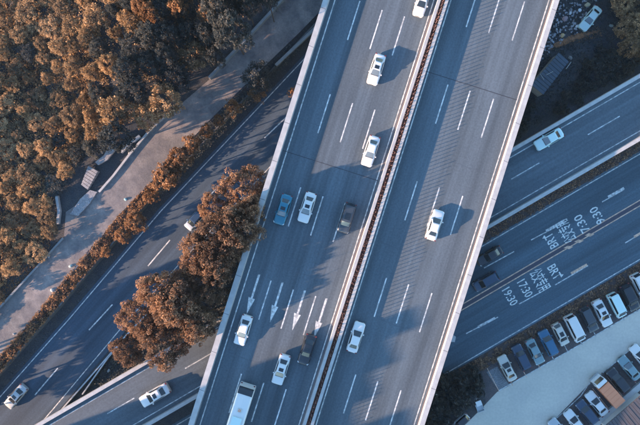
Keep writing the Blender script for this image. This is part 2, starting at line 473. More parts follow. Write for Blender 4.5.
strip('bay_line', px([(553,421.5),(580.6,396),(588,385),(611,366),(628,351.4),(640,347.2)]), 0.14, 0.022, M['white_worn'], parking)
for i in range(13):
    x = 486.5 + i*13.9; y = 373 - i*8.15
    if i == 0: x, y = 487, 371
    strip('bay_line', px([(x, y-3),(x+12.5, y+21)]), 0.11, 0.022, M['orange_line'] if i < 4 else M['white_worn'], parking)
for i in range(7):
    x = 549 + i*14.5; y = 424 - i*11.9
    strip('bay_line', px([(x, y),(x+18, y+23)]), 0.11, 0.022, M['orange_line'], parking)
sheet('dirt_path', [(556,120),(575,96),(600,62),(625,30),(660,-15),(675,-10),(640,35),(612,70),(588,104),(575,122)], 0.014, M['path'])

# ------------------------------------------------------------------ main overpass
DZ = 12.0
def D(c, y, z=DZ):
    p = P(c - 0.3176*y, y, DZ); return Vector((p.x, p.y, z))
Y0, Y1 = -520, 950
def dseg(c, y0=Y0, y1=Y1): return [tuple(D(c, y0)[:2]), tuple(D(c, y1)[:2])]
over = tag(empty('overpass', tuple(D(441, 212, 0))), 'wide twin carriageway overpass with a planted median crossing the whole picture', 'overpass')
over_inv = Vector(over.location)
def place(o):         # world built geometry under an Empty that is not at the origin
    o.matrix_parent_inverse = Matrix.Translation(-over_inv); return o
def bar(c0, c1, z0, z1, name, mat, y0=Y0, y1=Y1):
    mb = MB(); mb.prism([tuple(D(c0,y0)[:2]), tuple(D(c1,y0)[:2]), tuple(D(c1,y1)[:2]), tuple(D(c0,y1)[:2])], z0, z1)
    return place(mb.make(name, mat, over))
bar(324.6, 557.4, DZ-1.4, DZ-0.05, 'deck_slab', M['concrete_d'])
bar(329.8, 437.0, DZ-0.05, DZ, 'carriageway', M['deck'])
bar(447.6, 552.6, DZ-0.05, DZ, 'carriageway', M['deck'])
PAR_L, PAR_R, MED = 1.62, 0.95, 1.5
bar(324.2, 329.8, DZ-0.5, DZ+PAR_L, 'parapet', M['concrete'])
bar(552.6, 557.7, DZ-0.5, DZ+PAR_R, 'parapet', M['concrete'])
bar(437.0, 440.0, DZ-0.05, DZ+MED, 'median_wall', M['concrete'])
bar(444.4, 447.6, DZ-0.05, DZ+MED, 'median_wall', M['concrete'])
bar(440.0, 444.4, DZ-0.05, DZ+MED-0.25, 'planter_soil', M['soil'])
bar(551.3, 552.6, DZ, DZ+0.02, 'gutter', M['pink_line'])
bar(435.2, 437.0, DZ, DZ+0.03, 'gutter', M['pink_line'])
def dstrip(name, c, w, y0, y1, mat, z=DZ+0.006): return place(strip(name, [tuple(D(c,y0)[:2]), tuple(D(c,y1)[:2])], w, z, mat, over))
for c in (335.0, 433.9, 451.0, 549.0): dstrip('edge_line', c, 0.17, Y0, Y1, M['white'])
for c, ys, per in ((360.2, 1.0, 93.2),(385.4, 10.0, 93.2),(409.8, 16.5, 93.2),(474.8, -12.0, 96.6),(499.0, -6.0, 96.8),(525.0, 1.5, 97.2)):
    for kk in range(-2, 7):
        y = ys + kk*per
        dstrip('lane_dash', c, 0.19, y, y+39, M['white'])
for (c, y) in ((346.4, 274.5),(372.3, 282.5),(397.2, 290.5),(421.3, 298.5)):
    w = lambda dc, dy: tuple(D(c+dc, y+dy)[:2])
    mb = MB(); mb.sheet([w(-1.1,0), w(1.1,0), w(1.0,24), w(3.6,24.6), w(0.0,40), w(-3.6,22.2), w(-1.0,23.4)], DZ+0.006)
    place(mb.make('lane_arrow', M['white'], over))
for (ca, cb, y) in ((330.6,436,150.5),(447.8,549,71)):
    p, q = D(ca, y), D(cb, y + (cb-ca)*0.3176*0.907)
    place(strip('expansion_joint', [tuple(p[:2]), tuple(q[:2])], 0.10, DZ+0.009, M['joint'], over))
for i in range(-30, 60):
    for c0_, c1_, zt in ((324.15, 329.9, DZ+PAR_L), (552.5, 557.8, DZ+PAR_R)):
        y = i*37.5 + 11
        if not -60 < y < 500: continue
        place(strip('parapet_joint', [tuple(D(c0_, y)[:2]), tuple(D(c1_, y+2)[:2])], 0.05, zt+0.004, M['joint'], over))
for (ca, cb, y) in ((336,372,118),(352,409,262),(372,410,66),(455,498,241),(478,520,318),(500,548,160),(340,384,352),(461,470,372)):
    place(strip('sealed_crack', [tuple(D(ca, y)[:2]), tuple(D((ca+cb)/2, y+(cb-ca)*0.15+1.2)[:2]), tuple(D(cb, y+(cb-ca)*0.29)[:2])], 0.045, DZ+0.004, M['crack'], over))
# anti-glare blades along the median
bl = MB().box(-0.018, 0.018, -0.042, 0.042, 0, 1.55); blm = mesh('glare_blade', bl.v, bl.f, M['blade'])
ang_d = math.atan2((D(441,0)-D(441,100)).y, (D(441,0)-D(441,100)).x)
pitch = 0.66; p0 = D(442.2, 212, DZ+MED-0.26); dv = (D(441,0)-D(441,100)).normalized()
for i in range(-72, 73):
    o = link('glare_blade', blm, over); pp = p0 + dv*pitch*i - Vector(over_inv)
    o.location = pp; o.rotation_euler = (random.uniform(-.02,.02), random.uniform(-.03,.03), ang_d + random.uniform(-.3,.3)); o.scale = (1, 1, random.uniform(.88,1.05)); o.location.x += random.uniform(-.05,.05)
for (y, cs) in ((70, (370, 441, 512)), (-230, (370, 441, 512)), (560, (370, 441, 512)), (880, (370, 441, 512))):
    for c in cs:
        p = D(c, y, 0); mb = MB(); mb.tube((p.x, p.y, -0.3), (p.x, p.y, DZ-2.3), 0.9, 0.9, 20); place(mb.make('pier', M['concrete_d'], over, True))
    p, q = D(345, y), D(537, y); mb = MB(); mb.ribbon([tuple(p[:2]), tuple(q[:2])], 1.9, DZ-2.3, DZ-1.4); place(mb.make('pier_cap', M['concrete_d'], over))

# ------------------------------------------------------------------ ramp passing below the overpass
RZ = 6.6
def R(x, off, z=RZ):
    """x in photo pixels along the ramp, off = metres across from the upper parapet's outer edge"""
    y = 366 + (x-136)*(-0.5806)
    p = P(x, y, RZ); nrm = Vector((math.sin(A_RAMP), -math.cos(A_RAMP), 0))
    q = p + nrm*off; return Vector((q.x, q.y, z))
ramp = tag(empty('ramp_bridge', tuple(R(320, 4.6, 0))), 'two lane elevated ramp with pale parapets slanting underneath the wide overpass', 'ramp')
ri = Vector(ramp.location)
def rplace(o): o.matrix_parent_inverse = Matrix.Translation(-ri); return o
X0, X1 = -420, 1100
def rbar(o0, o1, z0, z1, name, mat):
    mb = MB(); mb.prism([tuple(R(X0,o0)[:2]), tuple(R(X1,o0)[:2]), tuple(R(X1,o1)[:2]), tuple(R(X0,o1)[:2])], z0, z1)
    return rplace(mb.make(name, mat, ramp))
RW = 9.3
rbar(0.05, RW-0.05, RZ-1.0, RZ-0.05, 'deck_slab', M['concrete_d'])
rbar(0.55, RW-0.55, RZ-0.05, RZ, 'carriageway', M['ramp'])
rbar(0.0, 0.55, RZ-0.4, RZ+1.0, 'parapet', M['concrete'])
rbar(RW-0.55, RW, RZ-0.4, RZ+1.0, 'parapet', M['concrete'])
def rstrip(name, off, w, x0, x1, mat): return rplace(strip(name, [tuple(R(x0,off)[:2]), tuple(R(x1,off)[:2])], w, RZ+0.006, mat, ramp))
rstrip('edge_line', 1.25, 0.15, X0, X1, M['white_worn']); rstrip('edge_line', RW-1.25, 0.15, X0, X1, M['white_worn'])
for (xa, xb) in ((100,127),(177.8,210),(-2,30),(257,289),(338,370),(420,452),(504,532),(580.5,612.5),(660,692)):
    xs = 2.2
    rstrip('lane_dash', 4.35, 0.17, xa-xs-4, xb-xs-4, M['white_worn'])
for x in (-150, 235, 600, 800):
    p = R(x, RW/2, 0); mb = MB(); mb.tube((p.x, p.y, -0.3), (p.x, p.y, RZ-1.0), 0.8, 1.1, 18); rplace(mb.make('pier', M['concrete_d'], ramp, True))

# ------------------------------------------------------------------ walls and rails at the roads
def wallthing(name, pts, w, z0, z1, mat, label, cat, zz=0.0):
    q = px(pts, zz) if not isinstance(pts[0], tuple) or True else pts
    mb = MB(); mb.ribbon(q, w, z0, z1); return tag(mb.make(name, mat), label, cat)
mb = MB(); mb.ribbon(WALLW, 0.25, -0.1, 1.62)
tag(mb.make('retaining_wall', plain('dark stained concrete', (0.08,0.085,0.09), 0.9, var=0.4)), 'grey concrete retaining wall between the two lane diagonal road and the dirt track', 'wall')
wallthing('low_wall', [(210,79),(246,41),(282,2),(340,-60)], 0.45, 1.3, 2.5, M['concrete_d'], 'pale low wall along the forest edge of the shaded dirt track', 'wall', 1.5)
wallthing('concrete_pipe', [(276,66),(295,48),(315,29),(345,-3)], 0.5, 1.5, 2.1, M['concrete_d'], 'short pale concrete barrier beside the overpass, on the verge of the diagonal road', 'barrier', 1.5)
wallthing('kerb_wall', [(100,192),(114,176),(130,155),(150,131),(170,112)], 0.35, 1.4, 2.0, M['concrete'], 'long pale kerb wall at the dirt track by the concrete drainage steps', 'kerb', 1.5)
wallthing('kerb_wall', [(122,152.5),(131,144),(141,136.5)], 0.5, 1.6, 2.3, M['concrete'], 'short pale slab wall above the long kerb wall', 'kerb', 1.5)
wallthing('kerb_wall', [(58,196),(60.5,211),(59,224)], 0.45, 1.5, 2.2, M['concrete'], 'curved pale kerb end at the corner of the orange hillside', 'kerb', 1.5)
wallthing('ditch_wall', [(0,308),(22,284),(47,257),(64,238)], 0.3, 1.4, 1.95, M['concrete_d'], 'dark edge wall between the sunlit dirt track and the orange hillside', 'wall', 1.5)
wallthing('crash_barrier', [(60,412),(96,371),(128,334),(150,311)], 0.22, 0.0, 0.8, M['steel'], 'thin steel crash barrier right of the diagonal road near the lower ramp', 'barrier')
wallthing('crash_barrier', [(84,393),(98,373),(110,356),(122,343)], 0.2, 0.0, 0.8, M['steel'], 'second thin steel barrier in the dark wedge above the lower ramp', 'barrier')
# concrete pads and drainage steps
M['pad'] = ground_mat('weathered pad concrete', ((0.26,0.26,0.27),(0.34,0.32,0.30),(0.18,0.19,0.21)), (0.3,1.5,6), 0.4)
def pad(poly, z, label):
    q = px(poly, z); c = sum((Vector((*p,0)) for p in q), Vector())/len(q)
    mb = MB(); mb.prism([(p[0]-c.x,p[1]-c.y) for p in q], -0.5, 0.0)
    return tag(mb.make('concrete_pad', M['pad'], None, False, (c.x, c.y, z)), label, 'concrete pad')
steps = tag(empty('drainage_steps', tuple(P(91, 177, 2.2))), 'broad pale concrete steps on the slope below the forest', 'steps')
for i in range(7):
    t0, t1 = i/7, (i+1)/7 - 0.02
    a0, a1 = Vector((89,166)), Vector((81,185)); b0, b1 = Vector((98.5,171.5)), Vector((87.5,190))
    q = [P(*(a0.lerp(a1,t0)),2.2), P(*(b0.lerp(b1,t0)),2.2), P(*(b0.lerp(b1,t1)),2.2), P(*(a0.lerp(a1,t1)),2.2)]
    mb = MB(); o = Vector(steps.location); mb.prism([(v.x-o.x, v.y-o.y) for v in q], -0.6, 0.35-0.05*i); mb.make('step', M['pad'], steps)
pad([(104,155),(111,141),(116,141),(115,150),(107,160),(98,165),(95,162)], 2.5, 'curved pale concrete apron at the forest edge above the steps')
pad([(70,214),(80,199),(90,190),(97,192),(90,203),(78,216)], 1.9, 'pale cracked concrete pad beside the start of the dirt track')

def blob(name, x, y, z, r, mat, label, cat, sq=0.6, seed=0):
    bm_v = []; rr = random.Random(seed); n1, n2 = 11, 7; r *= 0.66; ex = rr.uniform(.6,.9); rot = rr.uniform(0,3)
    for j in range(n2+1):
        th = math.pi*j/n2
        for i in range(n1):
            ph = 2*math.pi*i/n1; k = r*(1+rr.uniform(-.26,.26))*(1-(1-ex)*abs(math.sin(ph+rot)))
            bm_v.append((k*math.sin(th)*math.cos(ph), k*math.sin(th)*math.sin(ph), r*sq*(math.cos(th)+0.6)))
    f = [(j*n1+i, (j+1)*n1+i, (j+1)*n1+(i+1)%n1, j*n1+(i+1)%n1) for j in range(n2) for i in range(n1)]
    p = P(x, y, z); return tag(link(name, mesh(name, bm_v, f, mat, False), None, None, tuple(p)), label, cat)
pale = plain('pale stone', (0.34,0.36,0.35), 0.8)
blob('boulder', 71, 266, 1.5, 0.55, plain('greenish stone', (0.30,0.42,0.40), 0.8), 'greenish white boulder on the sunlit dirt track by the low hedge', 'boulder', seed=1)
blob('boulder', 52.5, 290, 1.5, 0.5, pale, 'white boulder on the dirt track nearest the lower left corner', 'boulder', seed=2)
blob('boulder', 49, 257, 1.5, 0.35, pale, 'small pale boulder against the hillside edge of the dirt track', 'boulder', seed=3)
blob('boulder', 126, 199.5, 1.5, 0.5, plain('teal stone', (0.22,0.40,0.44), 0.8), 'small teal boulder where the dirt track turns into shade', 'boulder', seed=4)
blob('boulder', 129.5, 153.5, 1.7, 0.35, pale, 'small white boulder beside the kerb wall', 'boulder', seed=5)
blob('boulder', 109, 370.5, 0, 0.45, pale, 'small round white lamp, modelled as a stone, in the dark wedge by the lower ramp', 'boulder', seed=6)  # a small lamp, shaped here as a pale stone lump
blob('boulder', 14, 334, 1.5, 0.3, pale, 'tiny white boulder at the far left on the dirt track', 'boulder', seed=7)

# ------------------------------------------------------------------ foliage
def leafmesh(name, pos, size, mat, nrm=None, up=0.8, elong=1.6, tone=None):
    """many small leaf faces; pos (n,3)"""
    n = len(pos)
    if nrm is None:
        nrm = RNG.normal(size=(n,3)); nrm[:,2] = np.abs(nrm[:,2])*up + 0.1
    nrm = nrm/np.linalg.norm(nrm, axis=1)[:,None]
    r = RNG.normal(size=(n,3)); u = np.cross(nrm, r); u /= np.linalg.norm(u, axis=1)[:,None]; w = np.cross(nrm, u)
    s = (size*RNG.uniform(0.45, 1.0, n)*RNG.uniform(0.8, 1.9, n))[:,None]
    v = np.empty((n,4,3))
    v[:,0] = pos - u*s*elong*0.5; v[:,1] = pos - w*s*0.5; v[:,2] = pos + u*s*elong*0.5; v[:,3] = pos + w*s*0.5
    me = bpy.data.meshes.new(name)
    me.vertices.add(4*n); me.vertices.foreach_set('co', v.reshape(-1))
    me.loops.add(4*n); me.loops.foreach_set('vertex_index', np.arange(4*n))
    me.polygons.add(n); me.polygons.foreach_set('loop_start', np.arange(0, 4*n, 4)); me.polygons.foreach_set('loop_total', np.full(n, 4))
    at = me.attributes.new('tone', 'FLOAT', 'FACE')
    t = RNG.uniform(0, 1, n) if tone is None else np.clip(tone + RNG.normal(0, .15, n), 0, 1)
    at.data.foreach_set('value', t.astype(np.float32))
    me.materials.append(mat); me.update(calc_edges=True)
    return me

def crown_points(radius, hz, nclump, per, clump_r, flat=0.0):
    """leaf positions in clumps spread through an uneven ellipsoid"""
    out = []; tones = []
    for i in range(nclump):
        d = RNG.normal(size=3); d[2] = abs(d[2])*0.9 - 0.25; d /= np.linalg.norm(d)
        rr = RNG.uniform(0.45, 1.0)**0.6
        ang = math.atan2(d[1], d[0]); lobe = 1 + 0.16*math.sin(3*ang + radius*3) + 0.10*math.sin(7*ang + radius)
        c = d*rr*np.array([radius*lobe, radius*lobe, hz])
        cr = clump_r*RNG.uniform(0.55, 1.3)
        k = int(per*RNG.uniform(0.6, 1.4))
        q = RNG.normal(size=(k,3)); q /= np.linalg.norm(q, axis=1)[:,None]; q *= (RNG.uniform(0.3,1,k)**0.5)[:,None]*cr
        q[:,2] *= 0.75
        out.append(c + q); tones.append(np.full(k, RNG.uniform(0.15, 0.85)))
    return np.concatenate(out), np.concatenate(tones)

def trunk_mesh(name, h, r, spread, nl, seed):
    rr = random.Random(seed); mb = MB()
    top = Vector((rr.uniform(-.3,.3), rr.uniform(-.3,.3), h))
    mid = Vector((0,0,h*0.5)) + Vector((rr.uniform(-.15,.15), rr.uniform(-.15,.15), 0))
    mb.tube((0,0,-0.4), mid, r, r*0.75, 8); mb.tube(mid, top, r*0.75, r*0.35, 8)
    for i in range(nl):
        a = 2*math.pi*i/nl + rr.uniform(-.4,.4); b = mid.lerp(top, rr.uniform(0, .8))
        e = b + Vector((math.cos(a)*spread*rr.uniform(.5,.9), math.sin(a)*spread*rr.uniform(.5,.9), h*rr.uniform(.15,.35)))
        mb.tube(b, e, r*0.4, r*0.1, 6)
        e2 = e + Vector((math.cos(a+.6)*spread*.25, math.sin(a+.6)*spread*.25, h*.12)); mb.tube(e, e2, r*.16, r*.05, 5)
    return mesh(name, mb.v, mb.f, M['bark'])

KIND = {}
def make_kind(key, n, radius, hz, h, nclump, per, clump_r, leaf, mat, tr):
    KIND[key] = []
    for i in range(n):
        rad = radius*RNG.uniform(0.92, 1.08)
        p, t = crown_points(rad, hz, nclump, per, clump_r)
        p[:,2] += h - hz*0.75
        cm = leafmesh('crown', p, leaf, mat, tone=t, up=0.45)
        tm = trunk_mesh('trunk', h - hz*0.6, tr, radius*0.8, 7, i*7+len(KIND))
        KIND[key].append((cm, tm, rad, h + hz*0.25))
make_kind('big', 4, 4.3, 3.0, 10.0, 230, 66, 0.62, 0.165, M['leaf_rust'], 0.28)
make_kind('forest', 5, 2.9, 2.4, 6.0, 140, 38, 0.50, 0.175, M['leaf_gold'], 0.18)
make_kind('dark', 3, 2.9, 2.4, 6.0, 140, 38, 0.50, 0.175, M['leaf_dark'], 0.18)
make_kind('round', 3, 1.35, 1.2, 3.6, 70, 34, 0.30, 0.13, M['leaf_orange'], 0.09)
make_kind('shrub', 3, 1.1, 0.7, 1.1, 50, 30, 0.28, 0.14, M['leaf_dark'], 0.05)
make_kind('rshrub', 3, 1.1, 0.7, 1.1, 50, 30, 0.28, 0.13, M['leaf_gold'], 0.05)

def tree(kind, x, y, r_px, top_z, base=None, label='', cat='tree', group=None, name='tree', mpx=True):
    """crown centre at photo pixel (x, y) seen at about crown height"""
    vi = random.randrange(len(KIND[kind])); cm, tm, rad, h = KIND[kind][vi]
    zc = top_z*0.8; p = P(x, y, zc)
    if base is None: base = float(height([(p.x, p.y)])[0]); top_z += base; p = P(x, y, base + (top_z-base)*0.8)
    rm = r_px*(CAM_H-zc)/F
    s = rm/rad; sz = (top_z-base)/h
    e = tag(empty(name, (p.x, p.y, base), random.uniform(0, 6.28)), label, cat, group)
    e.scale = (s, s, sz)
    link('trunk', tm, e); link('crown', cm, e)
    return e

# trees on the island between the diagonal road, the ramp and the overpass
G = 'rust brown trees on the island beside the overpass'
for (x, y, r, tz, lab) in [
    (243, 189, 23, 13.0, 'northernmost rust brown tree of the island, touching the overpass parapet'),
    (218, 237, 24, 18.0, 'broad rust brown tree leaning over the diagonal road beside the half hidden hatchback'),
    (234, 232, 22, 18.8, 'tall rust brown tree against the overpass parapet, tallest of the island'),
    (214, 264, 21, 18.4, 'rust brown tree at the middle of the island'),
    (198, 254, 20, 16.0, 'rust brown tree at the road edge of the island, above the gap in the crowns'),
    (212, 292, 13, 16.5, 'small rust brown tree standing alone in the dark gap of the island'),
    (160, 293, 21, 16.5, 'rust brown tree at the road edge where the lower crown cluster starts'),
    (177, 306, 23, 18.0, 'rust brown tree in the middle of the lower crown cluster'),
    (141, 318, 22, 13.0, 'leftmost rust brown tree of the lower cluster by the steel barrier'),
    (163, 345, 22, 16.0, 'rust brown tree hanging over the ramp parapet'),
    (127, 350, 15, 11.0, 'low rust brown tree at the lower left tip of the island'),
    (197, 324, 18, 17.0, 'rust brown tree at the right end of the lower cluster by the ramp'),
    (212, 207, 13, 12.0, 'rust brown tree at the top of the island by the road dash'),
    (198, 276, 15, 14.5, 'rust brown tree bridging the upper and lower crown clusters of the island'),
    (228, 250, 14, 17.0, 'rust brown crown between the tall trees and the overpass parapet'),
    (250, 210, 14, 16.5, 'narrow rust brown crown squeezed against the overpass'),
]:
    tree('big', x, y, r*1.08, tz, 0.0, lab, 'tree', G)
# roadside row on the ledge between the dirt track and the road
for (x, y, r, tz, lab) in [
    (232, 108, 8, 6, 'small golden tree in the roadside row beside the shaded dirt track'),
    (192, 143, 8, 6, 'round golden tree second from the top of the roadside row'),
    (180, 158, 11, 7, 'large round golden tree of the roadside row, above its largest neighbour'),
    (165, 176, 12, 7, 'largest golden tree of the roadside row between track and road'),
    (134, 222, 10, 5.5, 'golden tree at the lower end of the roadside row'),
    (122, 236, 7, 4.5, 'small golden bushy tree ending the roadside row'),
    (150, 196, 7, 5, 'small golden tree just below the largest of the roadside row'),
    (206, 131, 6, 4.5, 'small golden bushy tree between the first two of the roadside row'),
    (218, 120, 5, 4, 'low golden bush just below the uppermost golden tree of the row'),
    (172, 166, 8, 6, 'golden tree wedged between the two large ones of the roadside row'),
    (105, 252, 5, 3, 'lowest golden bush rising from the long orange hedge'),
    (293, 92, 5, 4, 'tiny golden tree against the overpass wall'),
    (140, 5, 8, 9, 'lit golden round crown at the top edge, left of a pair'),
    (149, 11, 8, 9, 'lit golden round crown at the top edge, right of a pair'),
    (177, 6, 9, 10, 'single bright round golden crown by the top edge'),
    (206, 12, 8, 10, 'bright golden crown right of the single round one by the top edge'),
    (202, 43, 8, 6, 'dim reddish crown alone in the dark wood'),
]:
    tree('round', x, y, r*1.1, tz, None, lab, 'tree', 'round golden trees')
for (x, y, r, tz, lab) in [(256, 76, 15, 6, 'shaded top of the tree between the dirt track and the diagonal road, shade put into dark leaves'),
                           (258, 92, 9, 5, 'sunlit lower side of the same tree, light put into golden leaves')]:
    tree('dark' if r > 10 else 'round', x, y, r, tz, None, lab, 'tree', 'trees by the shaded dirt track')  # one tree: shaded top in dark leaves, sunlit side in golden ones
# forest on the hillside
def inpoly(x, y, poly):
    c = False; j = len(poly)-1
    for i in range(len(poly)):
        xi, yi = poly[i]; xj, yj = poly[j]
        if (yi > y) != (yj > y) and x < (xj-xi)*(y-yi)/(yj-yi)+xi: c = not c
        j = i
    return c
FOREST = [(-130,-120),(340,-120),(270,-8),(205,66),(150,117),(118,133),(92,152),(60,190),(50,240),(0,295),(-60,360),(-130,430)]
cand = []
rf = random.Random(11)
def zone(x, y):
    """0 low golden scrub on the open slope, 1 dark wood"""
    n_ = mnoise.noise(Vector((x*0.016, y*0.016, 5.5)))
    w = sstep(85, 135, x + 0.15*y - 25*n_)
    return float(w)
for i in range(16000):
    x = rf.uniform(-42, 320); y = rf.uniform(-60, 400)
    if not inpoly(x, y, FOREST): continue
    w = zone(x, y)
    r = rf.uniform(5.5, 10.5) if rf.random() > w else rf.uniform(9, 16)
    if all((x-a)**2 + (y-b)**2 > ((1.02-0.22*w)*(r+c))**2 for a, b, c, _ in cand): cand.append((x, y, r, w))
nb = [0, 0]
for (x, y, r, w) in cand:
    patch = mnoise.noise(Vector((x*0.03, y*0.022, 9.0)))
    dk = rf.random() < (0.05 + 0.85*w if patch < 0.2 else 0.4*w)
    tall = 1.9 if (x > 215 and y < 60) else 1.0
    nb[dk] += 1
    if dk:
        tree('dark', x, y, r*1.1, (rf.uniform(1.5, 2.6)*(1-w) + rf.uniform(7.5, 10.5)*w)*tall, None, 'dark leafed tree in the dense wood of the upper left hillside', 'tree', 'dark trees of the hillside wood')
    else:
        tree('forest', x, y, r*1.1, (rf.uniform(1.4, 3.2)*(1-w) + rf.uniform(6.0, 9.0)*w)*tall, None, 'golden brown tree in the dense wood of the left hillside', 'tree', 'golden brown trees of the hillside wood')
print('trees', nb)
# unseen trees added beyond the left edge, sized to shade the lower left road
for (x, y, r, tz) in [(-52,372,17,6.0),(-55,392,17,6.5),(-54,412,16,7.0),(-60,432,15,7.5),(-84,380,18,9),(-86,402,18,9.5),(-84,424,17,10),(-118,392,19,13),(-116,416,19,13),(-150,400,20,16),(-150,424,20,16)]:
    tree('forest', x, y, r, tz, None, 'unseen golden brown tree added beyond the lower left edge to shade the road', 'tree', 'added shade trees beyond the lower left edge')
# dark bushes below the busway, wood at the upper right
rb = random.Random(5); got = []
BUSH = [(428,425),(436,384),(476,370),(486,386),(470,396),(450,418),(436,470),(410,470)]
for i in range(2500):
    x = rb.uniform(405, 500); y = rb.uniform(365, 470)
    if inpoly(x, y, BUSH) and all((x-a)**2+(y-b)**2 > 8.5**2 for a, b in got): got.append((x, y))
for (x, y) in got:
    tree('shrub', x, y, rb.uniform(6, 9), rb.uniform(1.6, 3.2), 0.0, 'dark green bush in the thicket between the overpass and the parking lot', 'bush', 'dark bushes beside the parking lot', 'bush')
got = []
YARD = [(556,108),(566,96),(575,84),(590,60),(606,44),(640,56),(640,64),(560,112)]
for i in range(2500):
    x = rb.uniform(520, 640); y = rb.uniform(40, 140)
    if (inpoly(x, y, YARD) or inpoly(x, y, [(516,118),(528,98),(540,104),(530,118),(514,140)])) and all((x-a)**2+(y-b)**2 > 9**2 for a, b in got): got.append((x, y))
for (x, y) in got:
    tree('shrub', x, y, rb.uniform(4, 8), rb.uniform(0.8, 2.0), 0.0, 'dark green bush in the shaded yard above the right hand ramp', 'bush', 'dark bushes in the shaded yard', 'bush')
got = []
WOOD = [(622,-60),(800,-60),(800,10),(640,50),(622,40),(618,20)]
for i in range(2500):
    x = rb.uniform(600, 690); y = rb.uniform(-30, 60)
    if inpoly(x, y, WOOD) and all((x-a)**2+(y-b)**2 > 13**2 for a, b in got): got.append((x, y))
for (x, y) in got:
    tree('forest', x, y, rb.uniform(9, 12), rb.uniform(4.0, 6.5), 0.0, 'brown tree in the wood at the upper right corner', 'tree', 'trees of the upper right wood')

def scatter(name, poly, n, size, hmax, mat, zf=None, clump=True, seed=3):
    """ground cover leaves over a polygon of photo pixels"""
    r = np.random.default_rng(seed)
    P0 = np.array(px(poly, zf if zf else 0)); mn, mx_ = P0.min(0), P0.max(0)
    q = r.uniform(mn, mx_, (n*3, 2))
    inside = np.zeros(len(q), bool); j = len(P0)-1
    for i in range(len(P0)):
        xi, yi = P0[i]; xj, yj = P0[j]
        c = ((yi > q[:,1]) != (yj > q[:,1])) & (q[:,0] < (xj-xi)*(q[:,1]-yi)/(yj-yi+1e-12)+xi); inside ^= c; j = i
    q = q[inside][:n]
    nzv = np.array([mnoise.noise(Vector((a*0.8, b*0.8, seed))) + 0.6*mnoise.noise(Vector((a*2.3, b*2.3, seed+4))) for a, b in q])
    if clump: k = nzv > -0.28; q = q[k]; nzv = nzv[k]
    hgt = np.clip(0.35 + nzv*0.7, 0.03, 1)*hmax
    z0 = height(q) if zf is None else np.full(len(q), zf)
    pos = np.column_stack([q, z0 + hgt*r.uniform(0.15, 1, len(q))])
    me = leafmesh(name, pos, size, mat, tone=np.clip(0.5+nzv*0.5, 0, 1))
    return tag(link(name, me), kind='stuff')
scatter('undergrowth', FOREST, 80000, 0.16, 0.8, M['leaf_gold'], None, seed=3)
WEST = [(-60,-60),(95,-60),(110,60),(118,128),(92,150),(60,188),(50,238),(0,293),(-60,350)]
scatter('hillside_scrub', WEST, 95000, 0.19, 1.3, M['leaf_gold'], None, seed=21)
scatter('verge_litter', [(-40,345),(0,294),(47,243),(56,215),(62,222),(50,257),(0,312),(-40,360)], 7000, 0.14, 0.35, M['leaf_orange'], None, False, seed=22)
HEDGE = [(-40,400),(-6,362),(34,316),(80,260),(122,212),(150,182),(160,190),(134,218),(94,266),(60,306),(-6,382),(-40,420)]
scatter('hedge_cover', HEDGE, 34000, 0.17, 1.25, M['leaf_orange'], 1.5, False, seed=4)
scatter('slope_weeds', [(-40,424),(-4,386),(62,310),(96,270),(136,222),(166,190),(262,94),(290,64),(294,68),(255,106),(157,209),(68,314),(0,391),(-40,432)], 12000, 0.14, 0.5, M['leaf_dark'], 0.0, seed=14)
scatter('ledge_cover', [(150,186),(205,127),(240,92),(290,44),(300,50),(262,92),(215,142),(163,196)], 9000, 0.17, 0.7, M['leaf_dark'], 1.5, seed=5)
scatter('island_cover', [(60,425),(100,372),(128,325),(190,258),(272,172),(290,190),(215,330),(140,364),(40,425)], 26000, 0.17, 0.8, M['leaf_dark'], 0.0, seed=6)
scatter('verge_grass', [(455,270),(500,216),(640,140),(640,152),(560,199),(480,246)], 13000, 0.13, 0.35, M['leaf_rust'], 0.0, seed=8)
scatter('verge_shrubs', [(436,380),(484,355),(560,309),(640,262),(640,278),(560,322),(484,370)], 20000, 0.14, 0.55, M['leaf_rust'], 0.0, seed=9)
scatter('weeds', [(500,0),(560,-20),(640,-20),(640,66),(510,142),(505,150),(520,60)], 16000, 0.16, 0.4, M['leaf_dark'], 0.0, seed=10)
scatter('thicket_cover', BUSH, 9000, 0.16, 0.9, M['leaf_dark'], 0.0, seed=12)
mp = []
for i in range(9000):
    y = RNG.uniform(-60, 500); c = RNG.uniform(440.2, 444.2)
    if mnoise.noise(Vector((y*0.35, 0, 2))) < -0.25: continue
    q = D(c, y, DZ+MED-0.25+RNG.uniform(0, .32)); mp.append(tuple(q))
mo = place(link('median_plants', leafmesh('median_plants', np.array(mp), 0.10, M['leaf_red']), over)); mo['kind'] = 'stuff'

# ------------------------------------------------------------------ vehicles
def loft(stations, sec):
    """stations: list of (x, halfwidth, ztop); sec(hw, zt) -> list of (y, z) right to left"""
    v = []; f = []; k = None
    for (x, hw, zt) in stations:
        s = sec(hw, zt); k = len(s); v += [(x, y, z) for y, z in s]
    for i in range(len(stations)-1):
        for j in range(k-1):
            a = i*k+j; f.append((a, a+k, a+k+1, a+1))
    f.append(tuple(range(0, k))); m = (len(stations)-1)*k; f.append(tuple(range(m+k-1, m-1, -1)))
    f2 = [q for q in f]
    for i in range(len(stations)-1):
        a = i*k; f2.append((a, a+k-1, a+2*k-1, a+k))
    return v, f2

